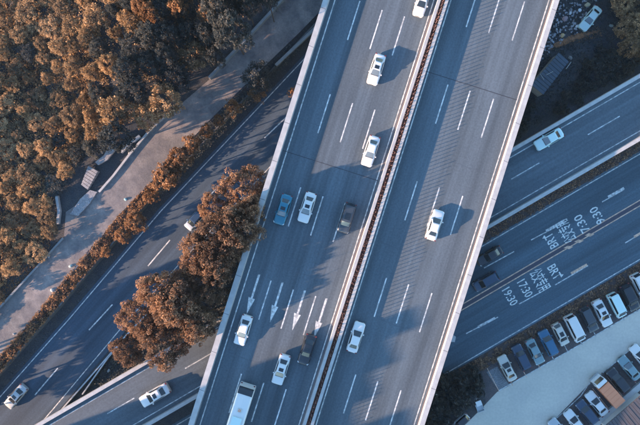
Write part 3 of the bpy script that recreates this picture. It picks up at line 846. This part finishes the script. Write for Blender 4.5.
TYPES = {
 # stations as (x/L, w/(W/2), z/H); glass: base front x, roof front x, roof rear x, base rear x, belt z, roof z
 'sedan': dict(L=4.75, W=1.84, H=1.46,
   st=[(-.500,.72,.46),(-.490,.87,.60),(-.455,.94,.665),(-.36,.97,.68),(-.20,1,.665),(0,1,.655),(.15,1,.65),(.28,.99,.60),(.38,.965,.56),(.445,.92,.51),(.482,.84,.45),(.500,.68,.36)],
   gl=(.205,.055,-.215,-.365,.63,1.0)),
 'hatch': dict(L=4.15, W=1.76, H=1.50,
   st=[(-.500,.66,.46),(-.488,.84,.60),(-.45,.93,.66),(-.32,.98,.67),(-.15,1,.66),(.05,1,.655),(.20,1,.64),(.32,.98,.60),(.41,.95,.55),(.465,.90,.48),(.490,.81,.42),(.500,.66,.36)],
   gl=(.270,.115,-.340,-.465,.62,1.0)),
 'suv': dict(L=4.65, W=1.90, H=1.70,
   st=[(-.500,.72,.44),(-.490,.88,.58),(-.45,.95,.64),(-.32,.99,.65),(-.15,1,.65),(.05,1,.65),(.20,1,.64),(.32,.985,.61),(.41,.96,.57),(.465,.92,.51),(.490,.85,.43),(.500,.70,.36)],
   gl=(.265,.120,-.405,-.488,.60,1.0)),
 'van': dict(L=4.55, W=1.78, H=1.88,
   st=[(-.500,.80,.40),(-.492,.92,.50),(-.46,.97,.54),(-.32,1,.55),(-.15,1,.55),(.05,1,.55),(.25,1,.54),(.36,.985,.51),(.43,.95,.47),(.475,.87,.42),(.494,.76,.36),(.500,.62,.32)],
   gl=(.405,.255,-.455,-.488,.52,1.0)),
}
CACHE = {}
def quadpanel(c, n, margin, off, curve=0.0, mat=None, name='panel'):
    """rectangular panel inside the 3D quad c (4 corners in order), pushed off along its normal"""
    c = [Vector(p) for p in c]
    nr = (c[1]-c[0]).cross(c[3]-c[0]).normalized()
    if nr.dot(n) < 0: nr = -nr
    mu, mv = margin; v = []; f = []; a, b = 6, 3
    for j in range(b+1):
        for i in range(a+1):
            u = mu + (1-2*mu)*i/a; w = mv + (1-2*mv)*j/b
            p = (c[0].lerp(c[1], u)).lerp(c[3].lerp(c[2], u), w) + nr*off
            if curve: p += nr*curve*(1-(2*u-1)**2)
            v.append(tuple(p))
    for j in range(b):
        for i in range(a):
            q = j*(a+1)+i; f.append((q, q+1, q+a+2, q+a+1))
    return mesh(name, v, f, mat, True)

def car_meshes(kind, sunroof=False, pale=False):
    key = (kind, sunroof, pale)
    if key in CACHE: return CACHE[key]
    T = TYPES[kind]; L, W, H = T['L'], T['W'], T['H']; hw0 = W/2; out = []
    def sec(hw, zt):
        b = 0.17; m = 0.36*H/1.46
        return [(-hw*.86, b),(-hw*.99, b+.08),(-hw, m),(-hw*.985, min(zt-.10, m+.25)),(-hw*.93, zt-.035),(-hw*.74, zt),(-hw*.35, zt+.018),(0, zt+.022),
                (hw*.35, zt+.018),(hw*.74, zt),(hw*.93, zt-.035),(hw*.985, min(zt-.10, m+.25)),(hw, m),(hw*.99, b+.08),(hw*.86, b)]
    v, f = loft([(x*L, w*hw0, z*H) for x, w, z in T['st']], sec)
    body = mesh('body', v, f, None, True); out.append(('body', body, 'paint', None, None))
    gf, rf_, rr, gr, bz, rz = T['gl']
    gf, rf_, rr, gr = gf*L, rf_*L, rr*L, gr*L; bz *= H; rz *= H
    bw = hw0*.90; rw = hw0*(.70 if kind in ('sedan','hatch') else .80)
    # painted cabin with a softly rounded roof
    xs = [(gf, bw*.86, bz), (gf-.06*L*.3, bw*.93, bz+.03)]
    B = [Vector((gf, -bw*.80, bz)), Vector((gf, bw*.80, bz)), Vector((gf-.22, bw, bz)), Vector((gr+.18, bw*.98, bz)), Vector((gr, bw*.78, bz)), Vector((gr, -bw*.78, bz)), Vector((gr+.18, -bw*.98, bz)), Vector((gf-.22, -bw, bz))]
    Tt = [Vector((rf_, -rw*.86, rz-.05)), Vector((rf_, rw*.86, rz-.05)), Vector((rf_-.12, rw, rz-.06)), Vector((rr+.12, rw*.97, rz-.06)), Vector((rr, rw*.82, rz-.06)), Vector((rr, -rw*.82, rz-.06)), Vector((rr+.12, -rw*.97, rz-.06)), Vector((rf_-.12, -rw, rz-.06))]
    rx = (rf_+rr)/2
    I = [Vector((rx+(t.x-rx)*.80, t.y*.74, rz-.008)) for t in Tt]
    vv = [tuple(p-Vector((0,0,.12))) for p in B] + [tuple(p) for p in Tt] + [tuple(p) for p in I]
    ff = []
    for i in range(8):
        j = (i+1) % 8; ff += [(i, j, 8+j, 8+i), (8+i, 8+j, 16+j, 16+i)]
    ff.append(tuple(range(16, 24)))
    out.append(('roof', mesh('roof', vv, ff, None, False), 'paint', None, None))
    gm = M['glass_pale'] if pale else M['glass']
    out.append(('windshield', quadpanel([B[0], B[1], Tt[1], Tt[0]], Vector((1,0,.5)), (.04,.03), .012, .03, gm, 'windshield'), None, None, None))
    out.append(('rear_window', quadpanel([B[4], B[5], Tt[5], Tt[4]], Vector((-1,0,.5)), (.07,.08), .012, .02, M['glass'], 'rear_window'), None, None, None))
    for s, (a, b, c, d) in ((1, (B[2], B[3], Tt[3], Tt[2])), (-1, (B[6], B[7], Tt[7], Tt[6]))):
        out.append(('side_window', quadpanel([a, b, c, d], Vector((0,s,.3)), (.05,.12), .010, 0, M['glass'], 'side_window'), None, None, None))
    if sunroof:
        mb = MB(); x0, x1 = rf_ - (rf_-rr)*.10, rf_ - (rf_-rr)*.55
        mb.box(x1, x0-.05, -rw*.55, rw*.55, rz-.02, rz+.006); out.append(('sunroof', mesh('sunroof', mb.v, mb.f, M['glass']), None, None, None))
    fx = .468*L; fy = hw0*.68; fz = .435*H
    for s in (1, -1):
        mb = MB(); Mx = Matrix.Translation((fx-.10, s*fy, fz)) @ Matrix.Rotation(-s*0.55, 4, 'Z')
        mb.box(-.20, .06, -.17, .17, -.07, .07, Mx); out.append(('headlight', mesh('headlight', mb.v, mb.f, M['lamp_white']), None, None, None))
        mb = MB(); Mx = Matrix.Translation((-.482*L+.02, s*hw0*.70, .60*H)) @ Matrix.Rotation(s*0.4, 4, 'Z')
        mb.box(-.06, .10, -.17, .17, -.09, .05, Mx); out.append(('taillight', mesh('taillight', mb.v, mb.f, M['lamp_red']), None, None, None))
        mb = MB(); mb.box(gf-.36, gf-.20, s*(hw0+.03)-.09, s*(hw0+.03)+.09, bz-.04, bz+.11); out.append(('mirror', mesh('mirror', mb.v, mb.f), 'paint', None, None))
    mb = MB(); mb.box(.472*L, .502*L, -hw0*.36, hw0*.36, .27*H, .37*H); out.append(('grille', mesh('grille', mb.v, mb.f, M['trim']), None, None, None))
    mb = MB()
    for s in (1, -1): mb.box(gf+.10, .43*L, s*hw0*.52-.012, s*hw0*.52+.012, .52*H, T['st'][8][2]*H+.035) if False else None
    mb.box(gf-.02, gf+.07, -bw*.74, bw*.74, bz-.02, bz+.045); out.append(('cowl', mesh('cowl', mb.v, mb.f, M['trim']), None, None, None))
    if kind == 'suv':
        for s in (1, -1):
            mb = MB(); mb.tube((rf_-.15, s*rw*.92, rz+.02), (rr+.15, s*rw*.92, rz+.02), .022, .022, 6); out.append(('roof_rail', mesh('roof_rail', mb.v, mb.f, M['trim']), None, None, None))
    wr = .32
    for fxx in (.315, -.305):
        for s in (1, -1):
            mb = MB(); mb.tube((0, -.105, 0), (0, .105, 0), wr, wr, 20); w = mesh('wheel', mb.v, mb.f, M['tyre'], False)
            mr = MB(); mr.tube((0, s*.09, 0), (0, s*.112, 0), .20, .20, 14); rm = mesh('rim', mr.v, mr.f, M['rim'])
            out.append(('wheel', w, None, (fxx*L, s*(hw0-.095), wr), rm))
    CACHE[key] = out
    return out

def car(kind, x, y, dx, dy, z, mat, label, name='car', cat='car', group=None, sunroof=False, pale=False, sc=1.0, roof_mat=None):
    """centre at photo pixel (x, y); (dx, dy) is the forward direction in photo pixels"""
    p = P(x, y, z + 0.9); ang = math.atan2(-dy, dx)
    root = tag(empty(name, (p.x, p.y, z), ang), label, cat, group); root.scale = (sc, sc, sc)
    for (nm, me, how, loc, rim) in car_meshes(kind, sunroof, pale):
        if how == 'paint' and len(me.materials) == 0: me.materials.append(mat)
        o = link(nm, me, root, None, loc)
        if how == 'paint':
            o.material_slots[0].link = 'OBJECT'
            o.material_slots[0].material = roof_mat if (roof_mat and nm == 'roof') else mat
        if nm == 'body':
            ms = o.modifiers.new('smooth', 'SUBSURF'); ms.levels = 1; ms.render_levels = 1
        if rim is not None: link('rim', rim, o)
    return root

dn = (-0.303, 0.953); upd = (0.303, -0.953)
GO = 'cars on the overpass'
d1 = DZ + 0.005
car('sedan', 422.6, 0.5, *dn, d1, WHITE, 'white sedan cut by the top edge, in the lane beside the planted median', group=GO)
car('sedan', 376.4, 69, *dn, d1, WHITE, 'white sedan with dark sunroof casting a long shadow onto the median near the top', group=GO, sunroof=True, pale=True)
car('sedan', 370.8, 151, *dn, d1, WHITE, 'white sedan beside the median, above the first big shadow', group=GO, pale=True)
car('sedan', 282.8, 209.5, *dn, d1, TEAL, 'teal blue sedan in the leftmost lane of the overpass', group=GO, sunroof=True, pale=True)
car('sedan', 307, 207.5, *dn, d1, WHITE, 'white sedan with sunroof right beside the teal blue one', group=GO, sunroof=True, pale=True)
car('suv', 347, 218, *dn, d1, GREYP, 'dark grey people carrier with pale windshield next to the median', group=GO, pale=True, sunroof=True)
car('sedan', 243, 330.5, *dn, d1, WHITE, 'white sedan at the tip of the leftmost lane arrow', group=GO, pale=True)
car('sedan', 281, 370, *dn, d1, WHITE, 'white sedan with sunroof left of the black one, half in sunlight', group=GO, sunroof=True, pale=True)
car('sedan', 307, 350, *dn, d1, BLACK, 'black car below the lane arrows beside the median', group=GO, sunroof=True)
car('sedan', 435.2, 225, *upd, d1, WHITE, 'white sedan alone in the middle of the right carriageway casting a long shadow', group=GO)
car('sedan', 356, 337.5, *upd, d1, WHITE, 'white sedan driving up in the shaded lane right of the median', group=GO)
rd = (-0.865, 0.50)
car('sedan', 549.5, 139, *rd, RZ+.005, MINT, 'pale mint sedan driving on the shaded ramp right of the overpass', pale=True, sc=1.03)
car('sedan', 154.5, 395.5, *rd, RZ+.005, WHITE, 'white car with dark glass sunroof on the sunlit ramp at the lower left', sunroof=True, sc=1.1)
car('sedan', 15, 397, -0.66, 0.75, 0.035, SILVER, 'silver sedan in the lower left corner on the diagonal road', sunroof=True)
car('hatch', 194.5, 219.5, -0.66, 0.75, 0.035, SILVER, 'dark hatchback half hidden under the island tree, its sunlit hood painted as a silver body', roof_mat=NAVY)  # silver body stands in for the sunlit hood of a dark car
car('sedan', 490, 256, *rd, 0.03, BLACK, 'black sedan emerging from under the overpass, upper of two')
car('suv', 486, 281.5, *rd, 0.03, NAVY, 'dark navy car emerging from under the overpass, lower of two')
car('sedan', 591, 18, -0.62, 0.78, 0.02, MINT, 'pale mint sedan parked among rubble beside the brown wood', pale=True)

pu = (-0.45, -0.89); pd = (0.45, 0.89); PK = 'cars parked in the upper row'
0 and car('hatch', 485.5, 380, *pu, 0.02, BLACK, 'black hatchback at the left end of the parked row, beside the empty bay', group=PK)
car('sedan', 507.6, 368.5, *pu, 0.02, CREAM, 'champagne sedan with dark sunroof beside the empty bay', group=PK, sunroof=True)
car('suv', 521.7, 357.5, *pu, 0.02, NAVY, 'dark navy car between the champagne sedan and the grey green car', group=PK)
car('sedan', 535.5, 352, *pd, 0.02, SLATE, 'grey green sedan between the dark navy and the blue car', group=PK, pale=True)
car('suv', 548.6, 343, *pu, 0.02, BLUE, 'blue car in the upper parked row', group=PK, sc=1.02)
car('hatch', 561, 334.5, *pd, 0.02, CREAM, 'champagne hatchback with sunroof between the blue car and the long white van', group=PK, sunroof=True)
car('van', 575, 328.5, *pd, 0.02, WHITE, 'long plain white van without sunroof in the middle of the upper row', 'parked_van', 'van', PK, sc=1.1)
car('suv', 589.3, 319.5, *pd, 0.02, GREYP, 'dark grey car between the long white van and a white sedan', group=PK)
car('sedan', 603, 313.5, *pd, 0.02, WHITE, 'white sedan with dark sunroof in the upper parked row', group=PK, sunroof=True, sc=1.05)
car('van', 617.3, 305.5, *pd, 0.02, MINT, 'pale boxy van second to the right from the sunroof sedan', 'parked_van', 'van', PK)
car('suv', 630, 297.5, *pd, 0.02, BLACK, 'large black car between the pale van and the white car at the right edge', group=PK, sc=1.05)
car('suv', 641, 286, *pd, 0.02, WHITE, 'white car cut by the right edge in the upper parked row', group=PK)
car('sedan', 655, 277, *pd, 0.02, SILVER, 'silver sedan beyond the right edge in the upper parked row', group=PK)
lu = (-0.63, -0.78); PL = 'cars parked in the lower row'
car('sedan', 560, 431, *lu, 0.02, SILVER, 'silver sedan mostly below the bottom edge, left end of the lower row', group=PL)
car('sedan', 576, 422.5, *lu, 0.02, WHITE, 'white sedan cut by the bottom edge in the lower row', group=PL)
car('suv', 587.5, 412.5, *lu, 0.02, NAVY, 'dark navy car between two white sedans in the lower row', group=PL)
car('sedan', 597.5, 404, *lu, 0.02, WHITE, 'white sedan directly beside the orange truck', group=PL)
car('suv', 618.5, 380.5, *lu, 0.02, BLACK, 'black car between the orange truck and the teal grey sedan', group=PL)
car('sedan', 630, 368.5, *lu, 0.02, SLATE, 'teal grey sedan in the lower row near the right edge', group=PL, pale=True)
car('sedan', 642, 357, *lu, 0.02, WHITE, 'white sedan cut by the right edge in the lower row', group=PL)

# white coach in the second lane at the bottom edge
def bus():
    L, W, H = 11.5, 2.5, 3.2
    p = P(238.3, 424, DZ+3.0)
    p = P(247.6 - 0.303*42.5, 385.5 + 0.953*42.5, DZ+3.0)
    root = tag(empty('bus', (p.x, p.y, d1), math.atan2(-upd[1], upd[0])), 'long white bus cut by the bottom edge in the second lane of the overpass', 'bus')
    v = []; f = []
    secf = lambda k, zt: [(-1.25*k,.35),(-1.25*k,2.6*zt),(-1.17*k,3.0*zt),(-1.0*k,3.14*zt),(0,3.2*zt),(1.0*k,3.14*zt),(1.17*k,3.0*zt),(1.25*k,2.6*zt),(1.25*k,.35)]
    k = 9
    st = [(-5.75,.93,.96),(-5.65,1,1),(5.5,1,1),(5.7,.96,.985),(5.75,.90,.96)]
    for x, kk, zt in st: v += [(x, y, z) for y, z in secf(kk, zt)]
    for i in range(len(st)-1):
        for j in range(k-1): a = i*k+j; f.append((a, a+k, a+k+1, a+1))
        f.append((i*k, i*k+k-1, i*k+2*k-1, i*k+k))
    f.append(tuple(range(k))); f.append(tuple(range(len(st)*k-1, (len(st)-1)*k-1, -1)))
    link('body', mesh('body', v, f, WHITE), root)
    mb = MB(); mb.box(4.85, 5.78, -1.12, 1.12, 2.55, 3.215)
    mesh_w = mb.make('rear_window', M['glass'], root)
    for s in (1, -1):
        for i in range(6):
            x = -5.0 + i*1.68; mb = MB(); mb.box(x, x+1.55, s*1.25-.012, s*1.25+.012, 1.45, 2.45); mb.make('side_window', M['glass'], root)
        for x in (3.4, -2.6):
            mb = MB(); mb.tube((x, s*1.0, .5), (x, s*1.22, .5), .5, .5, 20); mb.make('wheel', M['tyre'], root)
    mb = MB(); mb.box(-.9, 1.4, -.72, .72, 3.17, 3.36); mb.make('air_conditioner', MINT, root)
    mb = MB(); mb.box(2.2, 2.75, -.32, .32, 3.18, 3.27); mb.make('roof_hatch', CREAM, root)
    mb = MB()
    for a in range(0, 360, 45):
        t = math.radians(a); mb.box(2.45+.14*math.cos(t)-.05, 2.45+.14*math.cos(t)+.05, .14*math.sin(t)-.05, .14*math.sin(t)+.05, 3.27, 3.285)
    mb.make('hatch_emblem', ORANGE, root)
    mb = MB(); mb.box(-4.0, -3.4, -.3, .3, 3.18, 3.26); mb.make('roof_hatch', CREAM, root)
    for s in (1, -1):
        mb = MB(); mb.box(5.66, 5.80, s*1.0-.12, s*1.0+.12, .9, 1.3); mb.make('taillight', M['lamp_red'], root)
bus()

def truck():
    p = P(607, 390.5, 1.2); dx, dy = -0.67, -0.742
    root = tag(empty('truck', (p.x, p.y, 0.02), math.atan2(-dy, dx)), 'small truck with white cab and orange load bed in the lower parked row', 'truck')
    mb = MB(); mb.box(-2.9, 2.6, -.45, .45, .5, .75); mb.make('chassis', M['trim'], root)
    cv = []; cf = []
    st = [(1.55,1.0,1.95),(1.7,1.0,2.12),(2.35,.97,2.15),(2.75,.93,1.5),(2.95,.88,1.15)]
    for x, w, zt in st: cv += [(x,-w,.5),(x,-w,zt-.12),(x,-w*.86,zt),(x,w*.86,zt),(x,w,zt-.12),(x,w,.5)]
    for i in range(4):
        for j in range(5): a = i*6+j; cf.append((a,a+6,a+7,a+1))
        cf.append((i*6,i*6+5,i*6+11,i*6+6))
    cf.append(tuple(range(6))); cf.append(tuple(range(29,23,-1)))
    link('cab', mesh('cab', cv, cf, WHITE), root)
    link('windshield', quadpanel([(2.37,-.80,2.17),(2.37,.80,2.17),(2.77,.78,1.54),(2.77,-.78,1.54)], Vector((1,0,1)), (.02,.02), .015, 0, M['glass'], 'windshield'), root)
    mb = MB(); mb.box(2.93, 3.12, -.98, .98, .45, .8); mb.make('bumper', M['steel'], root)
    for s in (1, -1):
        mb = MB(); mb.tube((2.5, s*.95, 1.9), (3.05, s*1.25, 1.9), .03, .03, 6); mb.box(2.98, 3.1, s*1.25-.12, s*1.25+.12, 1.6, 2.0); mb.make('mirror', M['trim'], root)
        mb = MB(); mb.box(2.9, 3.0, s*.7-.15, s*.7+.15, .85, 1.05); mb.make('headlight', M['lamp_white'], root)
        for x in (2.1, -1.9):
            mb = MB(); mb.tube((x, s*.75, .40), (x, s*.97, .40), .40, .40, 18); mb.make('wheel', M['tyre'], root)
    mb = MB(); mb.box(-2.95, 1.35, -1.05, 1.05, .8, 1.95); mb.make('load_bed', ORANGE, root)
    for i in range(6):
        x = -2.75 + i*.78; mb = MB(); mb.box(x, x+.05, -1.06, 1.06, 1.955, 1.975); mb.make('cover_rib', ORANGE, root)
truck()

def trike(x, y, ang, label):
    p = P(x, y, .8); root = tag(empty('cargo_tricycle', (p.x, p.y, 0.02), ang), label, 'tricycle')
    mb = MB(); mb.box(-1.3, .1, -.6, .6, .45, .55); mb.box(-1.3, .1, -.6, -.54, .55, .9); mb.box(-1.3, .1, .54, .6, .55, .9); mb.box(-1.3, -1.24, -.54, .54, .55, .9); mb.box(.04, .1, -.54, .54, .55, .9); mb.make('cargo_bed', SILVER, root)
    mb = MB(); mb.box(.1, .95, -.5, .5, 1.65, 1.72); mb.make('roof', WHITE, root)
    mb = MB()
    for sx in (.13, .92):
        for sy in (-.46, .46): mb.tube((sx, sy, .5), (sx, sy, 1.65), .02, .02, 5)
    mb.make('roof_frame', M['steel'], root)
    mb = MB(); mb.tube((.5,0,.5),(1.2,0,.95),.04,.04,6); mb.tube((1.2,0,.95),(1.45,0,.3),.035,.035,6); mb.tube((1.15,-.4,1.0),(1.15,.4,1.0),.02,.02,6); mb.make('frame', M['steel'], root)
    mb = MB(); mb.box(.2,.75,-.2,.2,.7,.85); mb.make('saddle', M['trim'], root)
    for (wx, wy) in ((1.45,0),(-.8,.66),(-.8,-.66)):
        mb = MB(); mb.tube((wx, wy-.05, .3), (wx, wy+.05, .3), .3, .3, 14); mb.make('wheel', M['tyre'], root)
trike(478.5, 404.5, 1.95, 'white roofed cargo tricycle at the edge of the dark thicket')
car('hatch', 461, 423, -0.75, 0.66, 0.02, WHITE, 'white hatchback cut by the bottom edge beside the thicket', roof_mat=BLACK, sc=.85)

# ------------------------------------------------------------------ yard at the upper right
shed = tag(empty('shed', tuple(P(550, 74, 0))), 'low dark blue grey sheet roofed shed beside the overpass at the upper right', 'shed')
so = Vector(shed.location)
c4 = [P(559,52.5,2.6), P(569,61.5,2.6), P(543,95,2.6), P(531,85,2.6)]
mb = MB(); cc = sum(c4, Vector())/4
mb.prism([((v.x-cc.x)*.95+cc.x-so.x, (v.y-cc.y)*.95+cc.y-so.y) for v in c4], 0, 2.4); mb.make('wall', M['concrete_d'], shed)
for i in range(12):
    t0, t1 = i/12, (i+1)/12-.012
    q = [c4[0].lerp(c4[3], t0), c4[1].lerp(c4[2], t0), c4[1].lerp(c4[2], t1), c4[0].lerp(c4[3], t1)]
    mb = MB(); mb.prism([(v.x-so.x, v.y-so.y) for v in q], 2.45, 2.52 + 0.05*(i % 2)); mb.make('roof_sheet', M['sheet'], shed)
for (xa,ya,xb,yb) in ((546,75,553,71.5),(540,74,544,80),(566,69,571,62)):
    p, q = P(xa,ya,2.6), P(xb,yb,2.6); mb = MB(); mb.tube((p.x-so.x,p.y-so.y,2.66),(q.x-so.x,q.y-so.y,2.66),.05,.05,5); mb.make('roof_batten', pale, shed)
# orange sand ridge
mb = MB(); rs = random.Random(3); ptsr = [(549.8,48.2),(560,43.5),(572,38.5),(584,34.5),(598,31)]
row = []
for i in range(41):
    t = i/40*4; a = min(int(t), 3); u = t-a
    x = ptsr[a][0]*(1-u)+ptsr[a+1][0]*u; y = ptsr[a][1]*(1-u)+ptsr[a+1][1]*u
    w = (0.10 + 0.42*math.sin(math.pi*min(1, i/40*0.9+.08)))*rs.uniform(.7,1.25); h = w*.35*rs.uniform(.7,1.2)
    p = P(x, y); row.append(((p.x-.3*w, p.y+w, .02), (p.x-.1*w, p.y+.4*w, h*.8), (p.x, p.y, h), (p.x+.1*w, p.y-.45*w, h*.75), (p.x+.3*w, p.y-w, .02)))
for r_ in row: mb.v += list(r_)
for i in range(40):
    for j in range(4): a = i*5+j; mb.f.append((a, a+1, a+6, a+5))
tag(mb.make('sand_ridge', ground_mat('orange sand', ((0.30,0.14,0.07),(0.40,0.19,0.10),(0.16,0.09,0.06)), (0.5,2,9))), kind='stuff')
for i, (x, y, r, c, lab) in enumerate([
    (564.6,18.8,.75,(0.30,0.22,0.24),'pinkish grey boulder in the rubble yard beside the overpass'),
    (570,13.3,.5,(0.55,0.58,0.60),'white lump between the pinkish boulder and the parked mint car'),
    (579.3,10.5,.5,(0.60,0.64,0.66),'white lump nearest the roof of the parked mint car'),
    (577,26.6,.5,(0.55,0.60,0.62),'white lump at the lower end of the parked mint car'),
    (562.2,35.8,.6,(0.50,0.34,0.18),'tan orange lump above the orange sand ridge'),
    (587,5.2,.8,(0.42,0.36,0.24),'tan lump at the top edge above the parked mint car'),
    (549.5,26,.4,(0.5,0.45,0.42),'small pale lump nearest to the overpass parapet'),
    (544.5,46.5,.4,(0.45,0.55,0.62),'small bluish lump against the overpass parapet'),
    (552.5,42,.45,(0.30,0.33,0.38),'grey lump left of the tip of the sand ridge'),
    (556.5,29.5,.3,(0.5,0.5,0.5),'tiny grey lump in the middle of the rubble'),
    (570,58,.6,(0.20,0.19,0.18),'brown grey boulder at the corner of the shed roof'),
    (611,26,.6,(0.22,0.24,0.22),'grey boulder right of the parked mint car')]):
    blob('rubble_lump', x, y, 0, r, plain('lump %d' % i, c, 0.8), lab, 'boulder', seed=20+i)
# loose rubble
r = np.random.default_rng(9); mb = MB(); ry = [(530,-10),(560,-10),(600,-10),(586,30),(552,50),(530,70),(524,60),(545,10)]
for i in range(900):
    x = r.uniform(515, 605); y = r.uniform(-12, 75)
    if not inpoly(x, y, ry): continue
    p = P(x, y); s = r.uniform(.05, .22)
    Mx = Matrix.Translation((p.x, p.y, s*.3)) @ Matrix.Rotation(r.uniform(0,3), 4, 'Z') @ Matrix.Rotation(r.uniform(-.6,.6), 4, 'X')
    mb.box(-s, s, -s*.7, s*.7, -s*.5, s*.5, Mx)
tag(mb.make('rubble', plain('mixed rubble', (0.28,0.28,0.30), 0.9, var=0.9, scale=1.4)), kind='stuff')

scatter('orange_litter', [(549,49),(560,41),(575,35),(598,26),(603,36),(585,41),(568,46),(550,50.5)], 900, 0.10, 0.30, M['leaf_orange'], 0.0, False, seed=31)
# sign back fixed at the overpass edge
sg = tag(empty('road_sign', tuple(P(452, 337, 8))), 'pale sign box sticking out of the right edge of the overpass above the busway', 'sign')
mb = MB(); mb.prism([(-.9,.9),(.55,.1),(.35,-.75),(-1.1,-.6)], 0, .35); mb.make('panel', M['concrete'], sg)
mb = MB(); mb.tube((-1.8,.2,-.1),(-.3,.1,-.1),.08,.08,6); mb.make('bracket', M['steel'], sg)

# low building at the lower right corner
lb = tag(empty('low_building', tuple(P(650, 425, 0))), 'low building with ribbed purple brown roof and pale kerb in the lower right corner', 'building')
lo_ = Vector(lb.location)
def lp(x, y, z): v = P(x, y, z); return (v.x-lo_.x, v.y-lo_.y)
mb = MB(); mb.prism([lp(607,427,2.4), lp(643,396,2.4), lp(700,455,2.4), lp(655,500,2.4)], 0, 2.2); mb.make('wall', M['wall'], lb)
A0, A1, B0, B1 = Vector((604,427)), Vector((643,393.5)), Vector((655,505)), Vector((705,455))
for i in range(16):
    t0, t1 = i/16, (i+1)/16-.006
    q = [A0.lerp(A1,t0), A0.lerp(A1,t1), B0.lerp(B1,t1), B0.lerp(B1,t0)]
    mb = MB(); mb.prism([lp(v.x, v.y, 2.4) for v in q], 2.22, 2.40+.05*(i%2)); mb.make('roof_panel', M['tile'], lb)
mb = MB(); q = [tuple(P(591,428,.3)[:2]), tuple(P(642,384,.3)[:2]), tuple(P(668,362,.3)[:2])]; mb.ribbon(q, 1.0, 0.0, 0.5)
tag(mb.make('boundary_wall', M['concrete']), 'broad pale boundary wall behind the lower parked row', 'wall')

# ------------------------------------------------------------------ unseen block added beyond the lower left, stepped to shape the carriageway shade
U = SUNH.copy(); V = Vector((0.342, -0.9397, 0))
TAN = math.tan(EL); UF = -88.0
ab = tag(empty('shade_block', tuple(U*UF + V*30)), 'unseen stepped block added beyond the lower left edge to shade the carriageways', 'building')
ao = Vector(ab.location); ab.rotation_euler = (0, 0, math.atan2(U.y, U.x))
# local x along U, local y = -V
for (v0, v1, uend) in ((18.4, 21.6, 9.1), (21.6, 25.5, 3.6), (25.5, 29.3, -1.0), (29.3, 32.6, -5.6), (32.6, 46.0, 2.8)):
    h = DZ + (uend-UF)*TAN
    mb = MB(); mb.box(-14, 0, -(v1-30), -(v0-30), 0, h); mb.make('wall', M['wall'], ab)
    mb = MB(); mb.box(-13.7, -.3, -(v1-30)+.3, -(v0-30)-.3, h, h+.06); mb.make('roof', M['tile'], ab)
    nf = int(h//3)
    nw = max(1, int((v1-v0)//3))
    for fl in range(nf):
        for wv in range(nw):
            cy = -(v0-30) - (v1-v0)*(wv+.5)/nw
            mb = MB(); mb.box(0.0, .04, cy-.7, cy+.7, 1.0+fl*3, 2.4+fl*3); mb.make('window', M['glass'], ab)

# ------------------------------------------------------------------ thin blue volume added round the whole place to lift the blacks
hm = bpy.data.materials.new('added_haze'); hm.use_nodes = True
hn = hm.node_tree.nodes; hn.clear()
ho = hn.new('ShaderNodeOutputMaterial'); hv = hn.new('ShaderNodeVolumePrincipled')
hv.inputs['Color'].default_value = (0.50, 0.76, 1.0, 1); hv.inputs['Density'].default_value = 0.00007; hv.inputs['Anisotropy'].default_value = 0.0
hm.node_tree.links.new(hv.outputs[0], ho.inputs['Volume'])
mb = MB(); mb.box(-920, 920, -920, 920, float(Z.min())-1.0, 101.0); tag(mb.make('added_haze', hm), kind='stuff')
